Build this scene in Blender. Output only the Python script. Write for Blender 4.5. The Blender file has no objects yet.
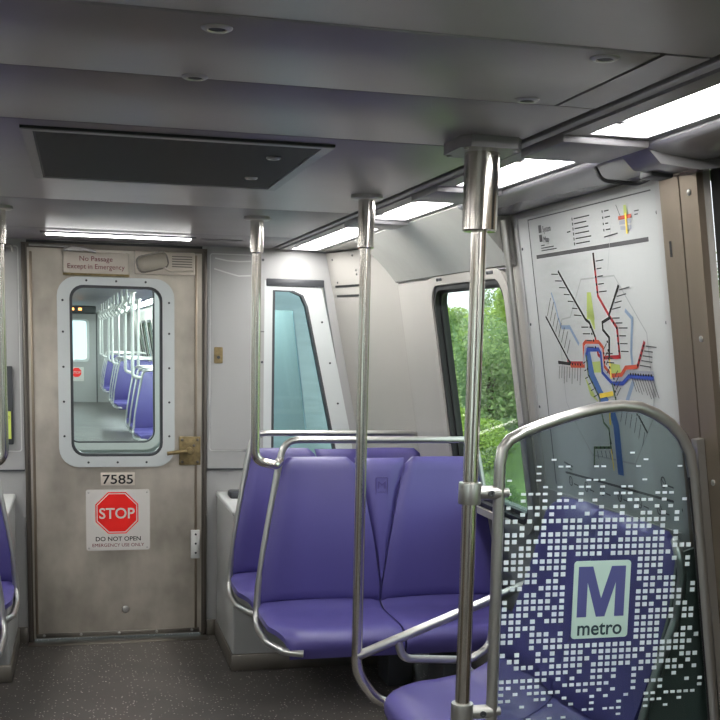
import bpy, bmesh, math, random
from mathutils import Vector, Matrix
R = math.radians
PI = math.pi
scene = bpy.context.scene
COL = scene.collection
rnd = random.Random(7)

# ------------------------------------------------------------------ colours and materials
def lin(c):
    return tuple((x / 12.92 if x <= 0.04045 else ((x + 0.055) / 1.055) ** 2.4) for x in c)
def rgb(r, g, b):
    return lin((r / 255, g / 255, b / 255)) + (1.0,)

def newmat(name):
    m = bpy.data.materials.new(name); m.use_nodes = True
    nt = m.node_tree
    return m, nt, nt.nodes['Principled BSDF']

def mat(name, col, rough=0.5, metal=0.0, noise=None, bump=None, coat=0.0, spec=0.5):
    """noise=(scale, amount, stretch) varies the colour; bump=(scale, strength, stretch) the surface."""
    m, nt, b = newmat(name)
    b.inputs['Base Color'].default_value = col
    b.inputs['Roughness'].default_value = rough
    b.inputs['Metallic'].default_value = metal
    b.inputs['Coat Weight'].default_value = coat
    b.inputs['Specular IOR Level'].default_value = spec
    tc = nt.nodes.new('ShaderNodeTexCoord')
    def noise_node(scale, stretch, detail=4):
        mp = nt.nodes.new('ShaderNodeMapping'); mp.inputs['Scale'].default_value = stretch
        n = nt.nodes.new('ShaderNodeTexNoise'); n.inputs['Scale'].default_value = scale; n.inputs['Detail'].default_value = detail
        nt.links.new(tc.outputs['Object'], mp.inputs['Vector']); nt.links.new(mp.outputs['Vector'], n.inputs['Vector'])
        return n
    if noise:
        sc, amt, st = noise
        n = noise_node(sc, st)
        rp = nt.nodes.new('ShaderNodeValToRGB')
        rp.color_ramp.elements[0].position = 0.3; rp.color_ramp.elements[1].position = 0.7
        rp.color_ramp.elements[0].color = tuple(c * (1 - amt) for c in col[:3]) + (1,)
        rp.color_ramp.elements[1].color = tuple(min(1, c * (1 + amt)) for c in col[:3]) + (1,)
        nt.links.new(n.outputs['Fac'], rp.inputs['Fac']); nt.links.new(rp.outputs['Color'], b.inputs['Base Color'])
    if bump:
        sc, s, st = bump
        n = noise_node(sc, st, 3)
        bp = nt.nodes.new('ShaderNodeBump'); bp.inputs['Strength'].default_value = s; bp.inputs['Distance'].default_value = 0.01
        nt.links.new(n.outputs['Fac'], bp.inputs['Height']); nt.links.new(bp.outputs['Normal'], b.inputs['Normal'])
    return m

def emit(name, col, s):
    m, nt, b = newmat(name)
    b.inputs['Base Color'].default_value = col
    b.inputs['Emission Color'].default_value = col
    b.inputs['Emission Strength'].default_value = s
    return m

def glass(name, tint, ior=1.5, rough=0.0):
    m = bpy.data.materials.new(name); m.use_nodes = True
    nt = m.node_tree; nt.nodes.clear()
    o = nt.nodes.new('ShaderNodeOutputMaterial'); mx = nt.nodes.new('ShaderNodeMixShader')
    fr = nt.nodes.new('ShaderNodeFresnel'); fr.inputs['IOR'].default_value = ior
    t = nt.nodes.new('ShaderNodeBsdfTransparent'); t.inputs['Color'].default_value = tint
    g = nt.nodes.new('ShaderNodeBsdfGlossy'); g.inputs['Roughness'].default_value = rough
    ge = nt.nodes.new('ShaderNodeNewGeometry'); iv = nt.nodes.new('ShaderNodeMath'); iv.operation = 'SUBTRACT'; iv.inputs[0].default_value = 1.0
    ml = nt.nodes.new('ShaderNodeMath'); ml.operation = 'MULTIPLY'
    nt.links.new(ge.outputs['Backfacing'], iv.inputs[1]); nt.links.new(fr.outputs[0], ml.inputs[0]); nt.links.new(iv.outputs[0], ml.inputs[1])
    nt.links.new(ml.outputs[0], mx.inputs[0]); nt.links.new(t.outputs[0], mx.inputs[1]); nt.links.new(g.outputs[0], mx.inputs[2])
    nt.links.new(mx.outputs[0], o.inputs[0])
    return m

M = {}
M['ceiling'] = mat('ceiling_panel_paint', rgb(150, 145, 152), 0.34, 0.3, noise=(2.2, 0.10, (1, 1, 1)), bump=(700, 0.05, (1, 1, 1)))
M['ceiling_dark'] = mat('ceiling_gap', rgb(24, 24, 25), 0.7)
M['vent'] = mat('vent_grille', rgb(58, 58, 60), 0.5, 0.35)
M['housing'] = mat('light_housing', rgb(142, 140, 144), 0.38, 0.35)
M['cove'] = mat('cove_gloss', rgb(172, 171, 165), 0.22, 0.0, noise=(3.0, 0.06, (1, 1, 1)), bump=(5, 0.25, (1, 1, 1)))
M['cove_grey'] = mat('cove_grey_gloss', rgb(138, 137, 139), 0.2, 0.15, noise=(4, 0.12, (1, .4, 1)), bump=(6, 0.3, (1, .4, 1)))
M['plastic'] = mat('wall_plastic', rgb(162, 159, 153), 0.4, 0.0, noise=(1.6, 0.05, (1, 1, 1)))
M['plastic_grey'] = mat('bulkhead_plastic', rgb(160, 160, 159), 0.35, 0.05, noise=(1.3, 0.05, (1, 1, 1)))
M['cabinet'] = mat('cabinet_plastic', rgb(160, 161, 160), 0.4, 0.0, noise=(1.3, 0.05, (1, 1, 1)))
M['white'] = mat('white_plastic', rgb(200, 201, 199), 0.4)
M['door_steel'] = mat('door_steel', rgb(178, 171, 160), 0.44, 0.7, noise=(4.2, 0.32, (1, 1, .7)), bump=(160, 0.06, (6, 6, .15)))
M['post_steel'] = mat('post_steel', rgb(146, 133, 118), 0.38, 0.8, noise=(5, 0.12, (1, 1, .3)), bump=(160, 0.05, (6, 6, .1)))
M['jamb'] = mat('jamb_steel', rgb(104, 98, 92), 0.4, 0.7, noise=(4, 0.1, (1, 1, .3)))
M['kick'] = mat('kick_plate', rgb(126, 121, 114), 0.35, 0.75, noise=(6, 0.15, (1, 1, 1)))
M['chrome'] = mat('polished_steel', rgb(214, 209, 202), 0.17, 1.0)
M['satin'] = mat('satin_steel', rgb(184, 183, 180), 0.3, 0.9)
M['alu'] = mat('window_aluminium', rgb(200, 205, 205), 0.42, 0.3)
M['kick_warm'] = mat('drum_beige', rgb(182, 174, 160), 0.4)
M['brass'] = mat('aged_brass', rgb(132, 116, 82), 0.45, 0.6, noise=(40, 0.3, (1, 1, 1)))
M['dark_panel'] = mat('dark_panel', rgb(112, 116, 112), 0.4)
M['black'] = mat('black_rubber', rgb(28, 28, 30), 0.5)
M['dark_grey'] = mat('dark_grey_plastic', rgb(60, 62, 66), 0.45)
M['purple'] = mat('purple_vinyl', rgb(82, 75, 138), 0.42, 0.0, noise=(3.0, 0.07, (1, 1, 1)), bump=(260, 0.06, (1, 1, 1)))
M['purple_mark'] = mat('purple_emboss', rgb(74, 64, 128), 0.4)
M['sign_white'] = mat('sign_white', rgb(206, 203, 198), 0.4)
M['sign_warm'] = mat('sign_warm', rgb(208, 198, 186), 0.4)
M['red'] = mat('sign_red', rgb(246, 34, 28), 0.4)
M['maroon'] = mat('sign_maroon', rgb(124, 36, 56), 0.5)
M['ink'] = mat('ink_black', rgb(28, 26, 28), 0.6)
M['ink_grey'] = mat('ink_grey', rgb(70, 70, 72), 0.6)
M['label_green'] = mat('label_green', rgb(196, 206, 96), 0.5)
M['label_orange'] = mat('label_orange', rgb(214, 120, 50), 0.5)
M['map_white'] = mat('map_white', rgb(178, 181, 180), 0.22, noise=(1.5, 0.03, (1, 1, 1)))
M['m_red'] = mat('map_red', rgb(160, 36, 44), 0.5)
M['m_orange'] = mat('map_orange', rgb(178, 72, 46), 0.5)
M['m_blue'] = mat('map_blue', rgb(40, 66, 150), 0.5)
M['m_silver'] = mat('map_silver', rgb(138, 142, 152), 0.5)
M['m_yellow'] = mat('map_yellow', rgb(214, 186, 60), 0.5)
M['m_green'] = mat('map_green', rgb(72, 96, 62), 0.5)
M['m_park'] = mat('map_park', rgb(156, 172, 92), 0.5)
M['m_water'] = mat('map_water', rgb(62, 96, 152), 0.5)
M['m_stream'] = mat('map_stream', rgb(116, 136, 160), 0.5)
M['m_grey'] = mat('map_road', rgb(140, 142, 142), 0.5)
M['frost'] = mat('frosted_sign', rgb(190, 216, 206), 0.35)
M['dot'] = mat('frosted_dot', rgb(214, 226, 230), 0.45)
M['logo'] = mat('logo_slate', rgb(84, 88, 140), 0.3)
M['logo_ink'] = mat('logo_ink', rgb(34, 58, 66), 0.5)
M['glass'] = glass('clear_glass', (0.93, 0.97, 0.96, 1), 1.45)
M['glass_side'] = glass('side_window_glass', (0.86, 0.92, 0.88, 1), 1.45)
M['glass_teal'] = glass('teal_window_glass', (0.80, 0.92, 0.94, 1), 1.6)
M['glass_screen'] = glass('screen_glass', (0.66, 0.72, 0.72, 1), 1.35)
M['lamp'] = emit('lamp_diffuser', (1.0, 0.985, 0.96, 1), 13.0)
M['lamp_far'] = emit('lamp_diffuser_next_car', (0.97, 1.0, 1.0, 1), 20.0)
M['led'] = emit('led_bar', (1, 1, 0.98, 1), 8.0)
M['led_text'] = emit('led_text', (1.0, 0.35, 0.08, 1), 3.0)
M['ext_steel'] = mat('car_body_steel', rgb(190, 200, 204), 0.3, 0.6, noise=(3, 0.1, (1, 1, 6)), bump=(20, 0.1, (.2, 1, 4)))
M['bark'] = mat('bark', rgb(84, 70, 54), 0.9)

def leafmat(name, c1, c2):
    m, nt, b = newmat(name)
    b.inputs['Roughness'].default_value = 0.6
    g = nt.nodes.new('ShaderNodeNewGeometry'); rp = nt.nodes.new('ShaderNodeValToRGB')
    rp.color_ramp.elements[0].color = c1; rp.color_ramp.elements[1].color = c2
    nt.links.new(g.outputs['Random Per Island'], rp.inputs['Fac']); nt.links.new(rp.outputs['Color'], b.inputs['Base Color'])
    tr = nt.nodes.new('ShaderNodeBsdfTranslucent'); mx = nt.nodes.new('ShaderNodeMixShader'); mx.inputs[0].default_value = 0.35
    nt.links.new(rp.outputs['Color'], tr.inputs['Color'])
    nt.links.new(b.outputs[0], mx.inputs[1]); nt.links.new(tr.outputs[0], mx.inputs[2])
    nt.links.new(mx.outputs[0], nt.nodes['Material Output'].inputs[0])
    return m
M['leaf_a'] = leafmat('leaves_mid', rgb(100, 132, 78), rgb(146, 172, 106))
M['leaf_b'] = leafmat('leaves_pale', rgb(126, 156, 66), rgb(174, 198, 100))
M['grey_bank'] = mat('greyed_left_bank', rgb(122, 120, 112), 0.9, noise=(3, 0.25, (1, 1, 1)))  # unseen left bank, greyed so the poles reflect less green
M['grass'] = mat('bank_grass', rgb(112, 134, 78), 0.9, noise=(1.2, 0.3, (1, 1, 1)), bump=(8, 0.6, (1, 1, 1)))

def floor_mat():
    m, nt, b = newmat('speckled_rubber_floor')
    tc = nt.nodes.new('ShaderNodeTexCoord')
    v = nt.nodes.new('ShaderNodeTexVoronoi'); v.inputs['Scale'].default_value = 62
    nt.links.new(tc.outputs['Object'], v.inputs['Vector'])
    lt = nt.nodes.new('ShaderNodeMath'); lt.operation = 'LESS_THAN'; lt.inputs[1].default_value = 0.2
    nt.links.new(v.outputs['Distance'], lt.inputs[0])
    sep = nt.nodes.new('ShaderNodeSeparateColor'); nt.links.new(v.outputs['Color'], sep.inputs[0])
    gt = nt.nodes.new('ShaderNodeMath'); gt.operation = 'GREATER_THAN'; gt.inputs[1].default_value = 0.5
    nt.links.new(sep.outputs[0], gt.inputs[0])
    mu = nt.nodes.new('ShaderNodeMath'); mu.operation = 'MULTIPLY'
    nt.links.new(lt.outputs[0], mu.inputs[0]); nt.links.new(gt.outputs[0], mu.inputs[1])
    n = nt.nodes.new('ShaderNodeTexNoise'); n.inputs['Scale'].default_value = 2.5; n.inputs['Detail'].default_value = 5
    nt.links.new(tc.outputs['Object'], n.inputs['Vector'])
    rp = nt.nodes.new('ShaderNodeValToRGB')
    rp.color_ramp.elements[0].position = .35; rp.color_ramp.elements[1].position = .7
    rp.color_ramp.elements[0].color = rgb(60, 57, 55); rp.color_ramp.elements[1].color = rgb(82, 78, 74)
    nt.links.new(n.outputs['Fac'], rp.inputs['Fac'])
    mx = nt.nodes.new('ShaderNodeMix'); mx.data_type = 'RGBA'
    nt.links.new(mu.outputs[0], mx.inputs[0]); nt.links.new(rp.outputs['Color'], mx.inputs[6]); mx.inputs[7].default_value = rgb(205, 200, 194)
    nt.links.new(mx.outputs[2], b.inputs['Base Color'])
    b.inputs['Roughness'].default_value = 0.42
    return m
M['floor'] = floor_mat()

# ------------------------------------------------------------------ objects
ORIGIN = {}
def thing(name, label, cat, loc=(0, 0, 0), group=None, kind=None):
    o = bpy.data.objects.new(name, None); COL.objects.link(o)
    o.empty_display_size = 0.1
    o.location = loc; ORIGIN[o.name] = Vector(loc)
    tag(o, label, cat, group, kind)
    return o
def tag(o, label, cat, group=None, kind=None):
    o['label'] = label; o['category'] = cat
    if group: o['group'] = group
    if kind: o['kind'] = kind
    return o
def fin(name, bm, m, parent=None, angle=40, label=None, recalc=True, loc=None):
    """Link a bmesh given in world coordinates (or in its thing's own frame when loc is (0,0,0)) as one mesh object."""
    if recalc: bmesh.ops.recalc_face_normals(bm, faces=bm.faces)
    off = ORIGIN.get(parent.name, Vector()) if parent else Vector(loc or (0, 0, 0))
    if off.length > 0: bmesh.ops.translate(bm, verts=bm.verts, vec=-off)
    me = bpy.data.meshes.new(name); bm.to_mesh(me); bm.free()
    if m: me.materials.append(M[m] if isinstance(m, str) else m)
    if len(me.polygons):
        me.polygons.foreach_set('use_smooth', [True] * len(me.polygons))
        me.set_sharp_from_angle(angle=R(angle))
    o = bpy.data.objects.new(name, me); COL.objects.link(o)
    ORIGIN[o.name] = off
    if parent: o.parent = parent
    elif loc: o.location = loc
    if label: o['label'] = label
    return o
def struct(name, bm, m, label, cat, parent=None, **k):
    o = fin(name, bm, m, parent, **k)
    if not parent: tag(o, label, cat, None, 'structure')
    return o
def copy_tree(o, parent=None):
    c = o.copy(); COL.objects.link(c)
    if parent: c.parent = parent
    for ch in list(o.children): copy_tree(ch, c)
    return c
def BM(): return bmesh.new()

# ------------------------------------------------------------------ shape helpers
ID = lambda a, b, c: Vector((a, b, c))
def addverts(bm, pts): return [bm.verts.new(p) for p in pts]
def box(bm, x0, y0, z0, x1, y1, z1, f=ID, bev=0.0, seg=2):
    t = bmesh.new()
    bmesh.ops.create_cube(t, size=1)
    for v in t.verts:
        v.co = Vector((x0 + (v.co.x + .5) * (x1 - x0), y0 + (v.co.y + .5) * (y1 - y0), z0 + (v.co.z + .5) * (z1 - z0)))
    if bev > 0: bmesh.ops.bevel(t, geom=list(t.edges), offset=bev, segments=seg, profile=0.5, affect='EDGES')
    mp = {}
    for v in t.verts: mp[v] = bm.verts.new(f(*v.co))
    for fc in t.faces: bm.faces.new([mp[v] for v in fc.verts])
    t.free()
def prism(bm, loop, c0, c1, f, bev=0):
    """Solid from a 2-D outline (a, b) between depths c0 and c1 in frame f."""
    n = len(loop)
    A = addverts(bm, [f(a, b, c0) for a, b in loop]); B = addverts(bm, [f(a, b, c1) for a, b in loop])
    bm.faces.new(A); bm.faces.new(B[::-1])
    for i in range(n): bm.faces.new([A[i], B[i], B[(i + 1) % n], A[(i + 1) % n]])
def rr(a0, b0, a1, b1, r, n=6):
    out = []
    for cx, cy, t0 in ((a1 - r, b1 - r, 0), (a0 + r, b1 - r, 90), (a0 + r, b0 + r, 180), (a1 - r, b0 + r, 270)):
        for i in range(n + 1):
            t = R(t0 + 90 * i / n); out.append((cx + r * math.cos(t), cy + r * math.sin(t)))
    return out
def corners_to(loop_rr, a0, b0, a1, b1):
    """The outline of a plain rectangle with as many points as a rounded one, for bridging."""
    n = len(loop_rr) // 4; out = []
    for c in ((a1, b1), (a0, b1), (a0, b0), (a1, b0)): out += [c] * n
    return out
def ring(bm, outer, inner, c0, c1, f):
    """A solid frame between two outlines with equal counts."""
    n = len(outer)
    def row(l, c):
        vs = []
        for i, (a, b) in enumerate(l):
            if i and (a, b) == l[i - 1]: vs.append(vs[-1])
            else: vs.append(bm.verts.new(f(a, b, c)))
        return vs
    O0, I0, O1, I1 = row(outer, c0), row(inner, c0), row(outer, c1), row(inner, c1)
    def quad(*v):
        u = []
        for x in v:
            if x not in u: u.append(x)
        if len(u) > 2:
            try: bm.faces.new(u)
            except ValueError: pass
    for i in range(n):
        j = (i + 1) % n
        quad(O1[i], O1[j], I1[j], I1[i]); quad(O0[j], O0[i], I0[i], I0[j])
        quad(O0[i], O0[j], O1[j], O1[i]); quad(I0[j], I0[i], I1[i], I1[j])
def fillet(pts, r, n=7):
    P = [Vector(p) for p in pts]; out = [P[0]]
    for i in range(1, len(P) - 1):
        a, b, c = P[i - 1], P[i], P[i + 1]
        ri = r[i] if isinstance(r, (list, tuple)) else r
        u, v = (a - b), (c - b); lu, lv = u.length, v.length
        u.normalize(); v.normalize()
        ang = u.angle(v)
        d = min(ri / max(math.tan(ang / 2), 1e-3), lu * .48, lv * .48)
        if ang > R(176): out.append(b); continue
        s, e = b + u * d, b + v * d
        for k in range(n + 1):
            t = k / n; out.append(s * (1 - t) ** 2 + b * 2 * t * (1 - t) + e * t * t)
    out.append(P[-1]); return out
def sweep(bm, pts, r, n=14, closed=False):
    P = [Vector(p) for p in pts]
    Q = [P[0]]
    for p in P[1:]:
        if (p - Q[-1]).length > 1e-5: Q.append(p)
    if closed and (Q[0] - Q[-1]).length < 1e-5: Q.pop()
    P = Q; N = len(P); T = []
    for i in range(N):
        a = P[i - 1] if (i or closed) else P[i]; b = P[(i + 1) % N] if (i < N - 1 or closed) else P[i]
        T.append((b - a).normalized())
    up = Vector((0, 0, 1)) if abs(T[0].z) < .9 else Vector((0, 1, 0))
    nrm = (up - T[0] * up.dot(T[0])).normalized(); rows = []
    for i in range(N):
        nrm = (nrm - T[i] * nrm.dot(T[i])).normalized(); bi = T[i].cross(nrm)
        rows.append([bm.verts.new(P[i] + (nrm * math.cos(2 * PI * k / n) + bi * math.sin(2 * PI * k / n)) * r) for k in range(n)])
    for i in range(N if closed else N - 1):
        A, B = rows[i], rows[(i + 1) % N]
        for k in range(n): bm.faces.new([A[k], A[(k + 1) % n], B[(k + 1) % n], B[k]])
    if not closed:
        bm.faces.new(rows[0][::-1]); bm.faces.new(rows[-1])
def rod(bm, a, b, r, n=14): sweep(bm, [a, b], r, n)
def lathe(bm, c, prof, n=28, f=None):
    """prof = [(radius, height)]; axis is +z at c, or frame f(a, b, c)."""
    f = f or (lambda x, y, z: Vector((c[0] + x, c[1] + y, c[2] + z)))
    rows = []
    for r, h in prof:
        rows.append([bm.verts.new(f(r * math.cos(2 * PI * k / n), r * math.sin(2 * PI * k / n), h)) for k in range(n)] if r > 1e-6 else [bm.verts.new(f(0, 0, h))])
    for A, B in zip(rows, rows[1:]):
        for k in range(n):
            j = (k + 1) % n
            q = [A[k % len(A)], A[j % len(A)], B[j % len(B)], B[k % len(B)]]
            u = []
            for x in q:
                if x not in u: u.append(x)
            if len(u) > 2: bm.faces.new(u)
    if len(rows[0]) > 1: bm.faces.new(rows[0][::-1])
    if len(rows[-1]) > 1: bm.faces.new(rows[-1])
def screw(bm, a, b, f, r=.006, h=.003, c=0.0):
    lathe(bm, (0, 0, 0), [(r, c - .002), (r, c + h * .6), (r * .6, c + h), (0, c + h)], 10, lambda x, y, z: f(a + x, b + y, z))
def screws(spots, f, parent, m='dark_grey', r=.006, h=.003, c=0.0, name='screw'):
    for a, b in spots:
        bm = BM(); screw(bm, a, b, f, r, h, c); fin(name, bm, m, parent)
def strip(bm, pts, w, f, c):
    """A flat ribbon along a 2-D path (mitred), of width w, at depth c."""
    P = [Vector((a, b)) for a, b in pts]; L, Rr = [], []
    for i, p in enumerate(P):
        d1 = (p - P[i - 1]).normalized() if i else None
        d2 = (P[i + 1] - p).normalized() if i < len(P) - 1 else None
        d = ((d1 or d2) + (d2 or d1))
        d = d.normalized() if d.length > 1e-4 else (d1 or d2)
        nn = Vector((-d.y, d.x)); k = 1.0
        if d1 and d2: k = 1 / max(.55, nn.dot(Vector((-d1.y, d1.x))))
        L.append(bm.verts.new(f(p.x + nn.x * w / 2 * k, p.y + nn.y * w / 2 * k, c))); Rr.append(bm.verts.new(f(p.x - nn.x * w / 2 * k, p.y - nn.y * w / 2 * k, c)))
    for i in range(len(P) - 1): bm.faces.new([L[i], Rr[i], Rr[i + 1], L[i + 1]])
def text(bm, s, a, b, h, f, c, align='CENTER', bold=0.0, width=None, depth=0.0008, shear=0):
    """Lettering with cap height h centred on (a, b) in frame f, standing from depth c to c + depth."""
    cu = bpy.data.curves.new('lettering', 'FONT'); cu.body = s; cu.align_x = 'LEFT'; cu.size = 1; cu.offset = bold; cu.extrude = 0.5
    cu.resolution_u = 4
    o = bpy.data.objects.new('lettering', cu); COL.objects.link(o)
    bpy.context.view_layer.update()
    me = bpy.data.meshes.new_from_object(o.evaluated_get(bpy.context.evaluated_depsgraph_get()))
    bpy.data.objects.remove(o); bpy.data.curves.remove(cu)
    xs = [v.co.x for v in me.vertices]
    x0, x1 = min(xs), max(xs); y0, y1 = 0.0, 0.73
    k = h / (y1 - y0); kx = width / (x1 - x0) if width else k
    ax = {'CENTER': (x0 + x1) / 2, 'LEFT': x0}[align]
    vs = [bm.verts.new(f(a + (v.co.x - ax) * kx, b + (v.co.y - (y1 + y0) / 2) * k, c + (v.co.z + .5) * depth)) for v in me.vertices]
    for p in me.polygons:
        try: bm.faces.new([vs[i] for i in p.vertices])
        except ValueError: pass
    bpy.data.meshes.remove(me)

# ------------------------------------------------------------------ frames of reference of the car (metres; end door at y = 0, car centre x = 0)
H = 2.1
TILT = 0.165                                       # how far the side wall leans in per metre of height
def XW(z): return 1.36 - TILT * (z - 1.39)
NW = Vector((1, 0, TILT)).normalized()
def side(sx):                                       # (distance from end wall, height, inward offset) on the leaning side wall
    def f(s, z, c): return Vector((sx * (XW(z) - c * NW.x), -s, z - c * NW.z))
    return f
WR, WL = side(1), side(-1)
END = lambda x, z, c: Vector((x, -c, z))            # on the end wall, c towards the passengers

# ------------------------------------------------------------------ floor and ceiling
bm = BM(); box(bm, -1.80, -11.1, -.06, 1.80, .1, 0)
struct('floor', bm, 'floor', 'dark grey speckled rubber floor of the train car', 'floor')

def ceiling_panels():
    bm = BM()
    ys = [-11.1, -9.2, -7.6, -6.0, -5.0, -4.355, -3.93, -3.41, -1.865, -.72, -.02]
    for a, b in zip(ys, ys[1:]):
        g = .004
        if (a, b) == (-4.355, -3.93):
            box(bm, -.80, a + g, H, -.722 - g, b - g, H + .02); box(bm, -.722 + .002, a + g, H - .001, .722 - .004, b - g, H + .02, bev=.003); box(bm, .722 + g, a + g, H, .805, b - g, H + .02)
        else: box(bm, -.805, a + g, H, .805, b - g, H + .02, bev=.003)
    return bm
struct('ceiling', ceiling_panels(), 'ceiling', 'grey metal ceiling panels with dark seams across the car', 'ceiling')
bm = BM(); box(bm, -1.62, -11.1, H + .022, 1.62, .12, H + .06)
struct('ceiling_backing', bm, 'ceiling_dark', 'dark gap behind the ceiling panels', 'ceiling')

# latches of the ceiling hatch
def latch_bm(x, y, r=.024, d=0):
    bm = BM()
    f = lambda a, b, c: Vector((x + a, y + b, H - d - c))
    lathe(bm, None, [(r, -.002), (r, .002), (r * .8, .005), (r * .62, .005), (r * .58, .002), (0, .002)], 24, f)
    return bm
def latch_core(x, y, r=.013, d=0):
    bm = BM(); f = lambda a, b, c: Vector((x + a, y + b, H - d - c)); lathe(bm, None, [(r, .001), (r, .0035), (0, .0035)], 18, f); return bm
hatch_spots = [((.019, -4.287), 'round ceiling latch nearest the viewer above the end door window'), ((.019, -3.95), 'round ceiling latch just viewer side of the dark vent panel'),
               ((.641, -4.31), 'round ceiling latch by the outer corner of the hatch near the light strip'), ((.645, -3.971), 'round ceiling latch at the inner corner of the hatch near the thick pole')]
for (x, y), lb in hatch_spots:
    t = thing('ceiling_latch', lb, 'latch', (x, y, H), 'ceiling hatch latches')
    fin('collar', latch_bm(x, y), 'satin', t); fin('core', latch_core(x, y), 'black', t)

# dark vent panel in the ceiling
t = thing('ceiling_vent', 'dark rectangular return air panel set into the grey ceiling', 'vent', (.048, -2.91, H))
cf = lambda a, b, c: Vector((a, b, H - c))
bm = BM(); o_ = [(.412, -2.475), (-.31, -2.475), (-.31, -3.33), (.412, -3.33)]; i_ = [(.386, -2.502), (-.286, -2.502), (-.286, -3.308), (.386, -3.308)]
ring(bm, o_, i_, 0, .008, cf); fin('frame', bm, 'housing', t)
bm = BM(); box(bm, -.286, -3.308, H - .004, .386, -2.502, H + .004)
for k in range(51):
    y = -3.298 + k * .0155; box(bm, -.28, y, H - .0065, .38, y + .008, H - .003)
fin('grille', bm, 'vent', t)
bm = BM(); box(bm, -.312, -3.336, H - .006, .414, -3.327, H + .001); fin('edge_seal', bm, 'black', t)
for x, y in ((.30, -3.122), (.30, -2.732)):
    l = fin('latch', latch_bm(x, y, .019, .006), 'satin', t); fin('latch_core', latch_core(x, y, .009, .006), 'black', l)

# ------------------------------------------------------------------ ceiling lights along both sides
def light(sx, s0, s1, label, group):
    t = thing('ceiling_light', label, 'ceiling light', (sx * .97, -(s0 + s1) / 2, H - .02), group)
    f = lambda a, b, c: Vector((sx * a, -b, H - c))
    bm = BM()
    o_ = [(1.058, s1 + .03), (.85, s1 + .03), (.85, s0 - .03), (1.058, s0 - .03)]; i_ = [(1.035, s1), (.90, s1), (.90, s0), (1.035, s0)]
    ring(bm, o_, i_, -.015, .006, f); fin('frame', bm, 'housing', t)
    bm = BM(); box(bm, .898, s0 - .002, -.012, 1.037, s1 + .002, .002, lambda a, b, c: f(a, b, c), bev=.004)
    fin('diffuser', bm, 'lamp', t)
    for s in (s0 + .12, s1 - .12):
        bm = BM(); box(bm, .895, s, .002, .912, s + .025, .006, f); fin('clip', bm, 'dark_grey', t)
spans = [(.10, 1.52), (1.79, 2.47), (2.80, 3.40), (3.71, 4.85), (5.15, 6.3), (6.6, 7.8), (8.1, 9.3)]
names_r = ['long ceiling light above the rear seats, on the map side', 'ceiling light above the side window, behind the middle pole', 'ceiling light behind the thick pole sleeve near the map',
           'large bright ceiling light nearest the viewer above the doorway post', 'ceiling light over the doorway beyond the frame, map side', 'ceiling light behind the viewer on the map side', 'last ceiling light behind the viewer on the map side']
for (a, b), nm in zip(spans, names_r):
    light(1, a, b, nm, 'side ceiling lights')
    light(-1, a, b, nm.replace('ceiling light above the side window, behind the middle pole', 'ceiling light above the side window opposite the map').replace('map side', 'side opposite the map').replace('near the map', 'opposite the map').replace('doorway post', 'doorway post opposite the map'), 'side ceiling lights opposite')
def housing_strip(sx):
    f = lambda a, b, c: Vector((sx * a, -b, H - c)); bm = BM()
    box(bm, .826, .02, -.012, .852, 11, .0, f, bev=.003)                    # lip beside the shadow gap
    edges = [0.02] + [v for ab in spans for v in (ab[0] - .03, ab[1] + .03)] + [11.0]
    for a, b in zip(edges[0::2], edges[1::2]):
        if b - a > .02: box(bm, .85, a, -.012, 1.06, b, .022 if a > .5 else .004, f, bev=.006)
    return bm
for sx, nm in ((1, 'right'), (-1, 'left')):
    struct('trim_light_strip_' + nm, housing_strip(sx), 'housing', 'grey housing strip between the ceiling lights, %s side' % nm, 'light housing')

# thin light bar over the end door
t = thing('light_bar', 'thin bright white light bar on the ceiling above the end door', 'ceiling light', (0, -.5, H))
bm = BM(); box(bm, -.36, -.545, H - .008, .36, -.492, H + .002, bev=.003); fin('housing', bm, 'housing', t)
bm = BM(); box(bm, -.335, -.538, H - .016, .335, -.50, H - .007, bev=.003); fin('diffuser', bm, 'led', t)
t = thing('ceiling_slot', 'small dark slot vent in the ceiling beside the light bar', 'vent', (.49, -.44, H))
bm = BM(); ring(bm, [(.59, -.40), (.39, -.40), (.39, -.48), (.59, -.48)], [(.57, -.425), (.41, -.425), (.41, -.455), (.57, -.455)], 0, .004, cf); fin('frame', bm, 'housing', t)
bm = BM(); box(bm, .41, -.455, H - .002, .57, -.425, H + .002); fin('slot', bm, 'black', t)

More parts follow.
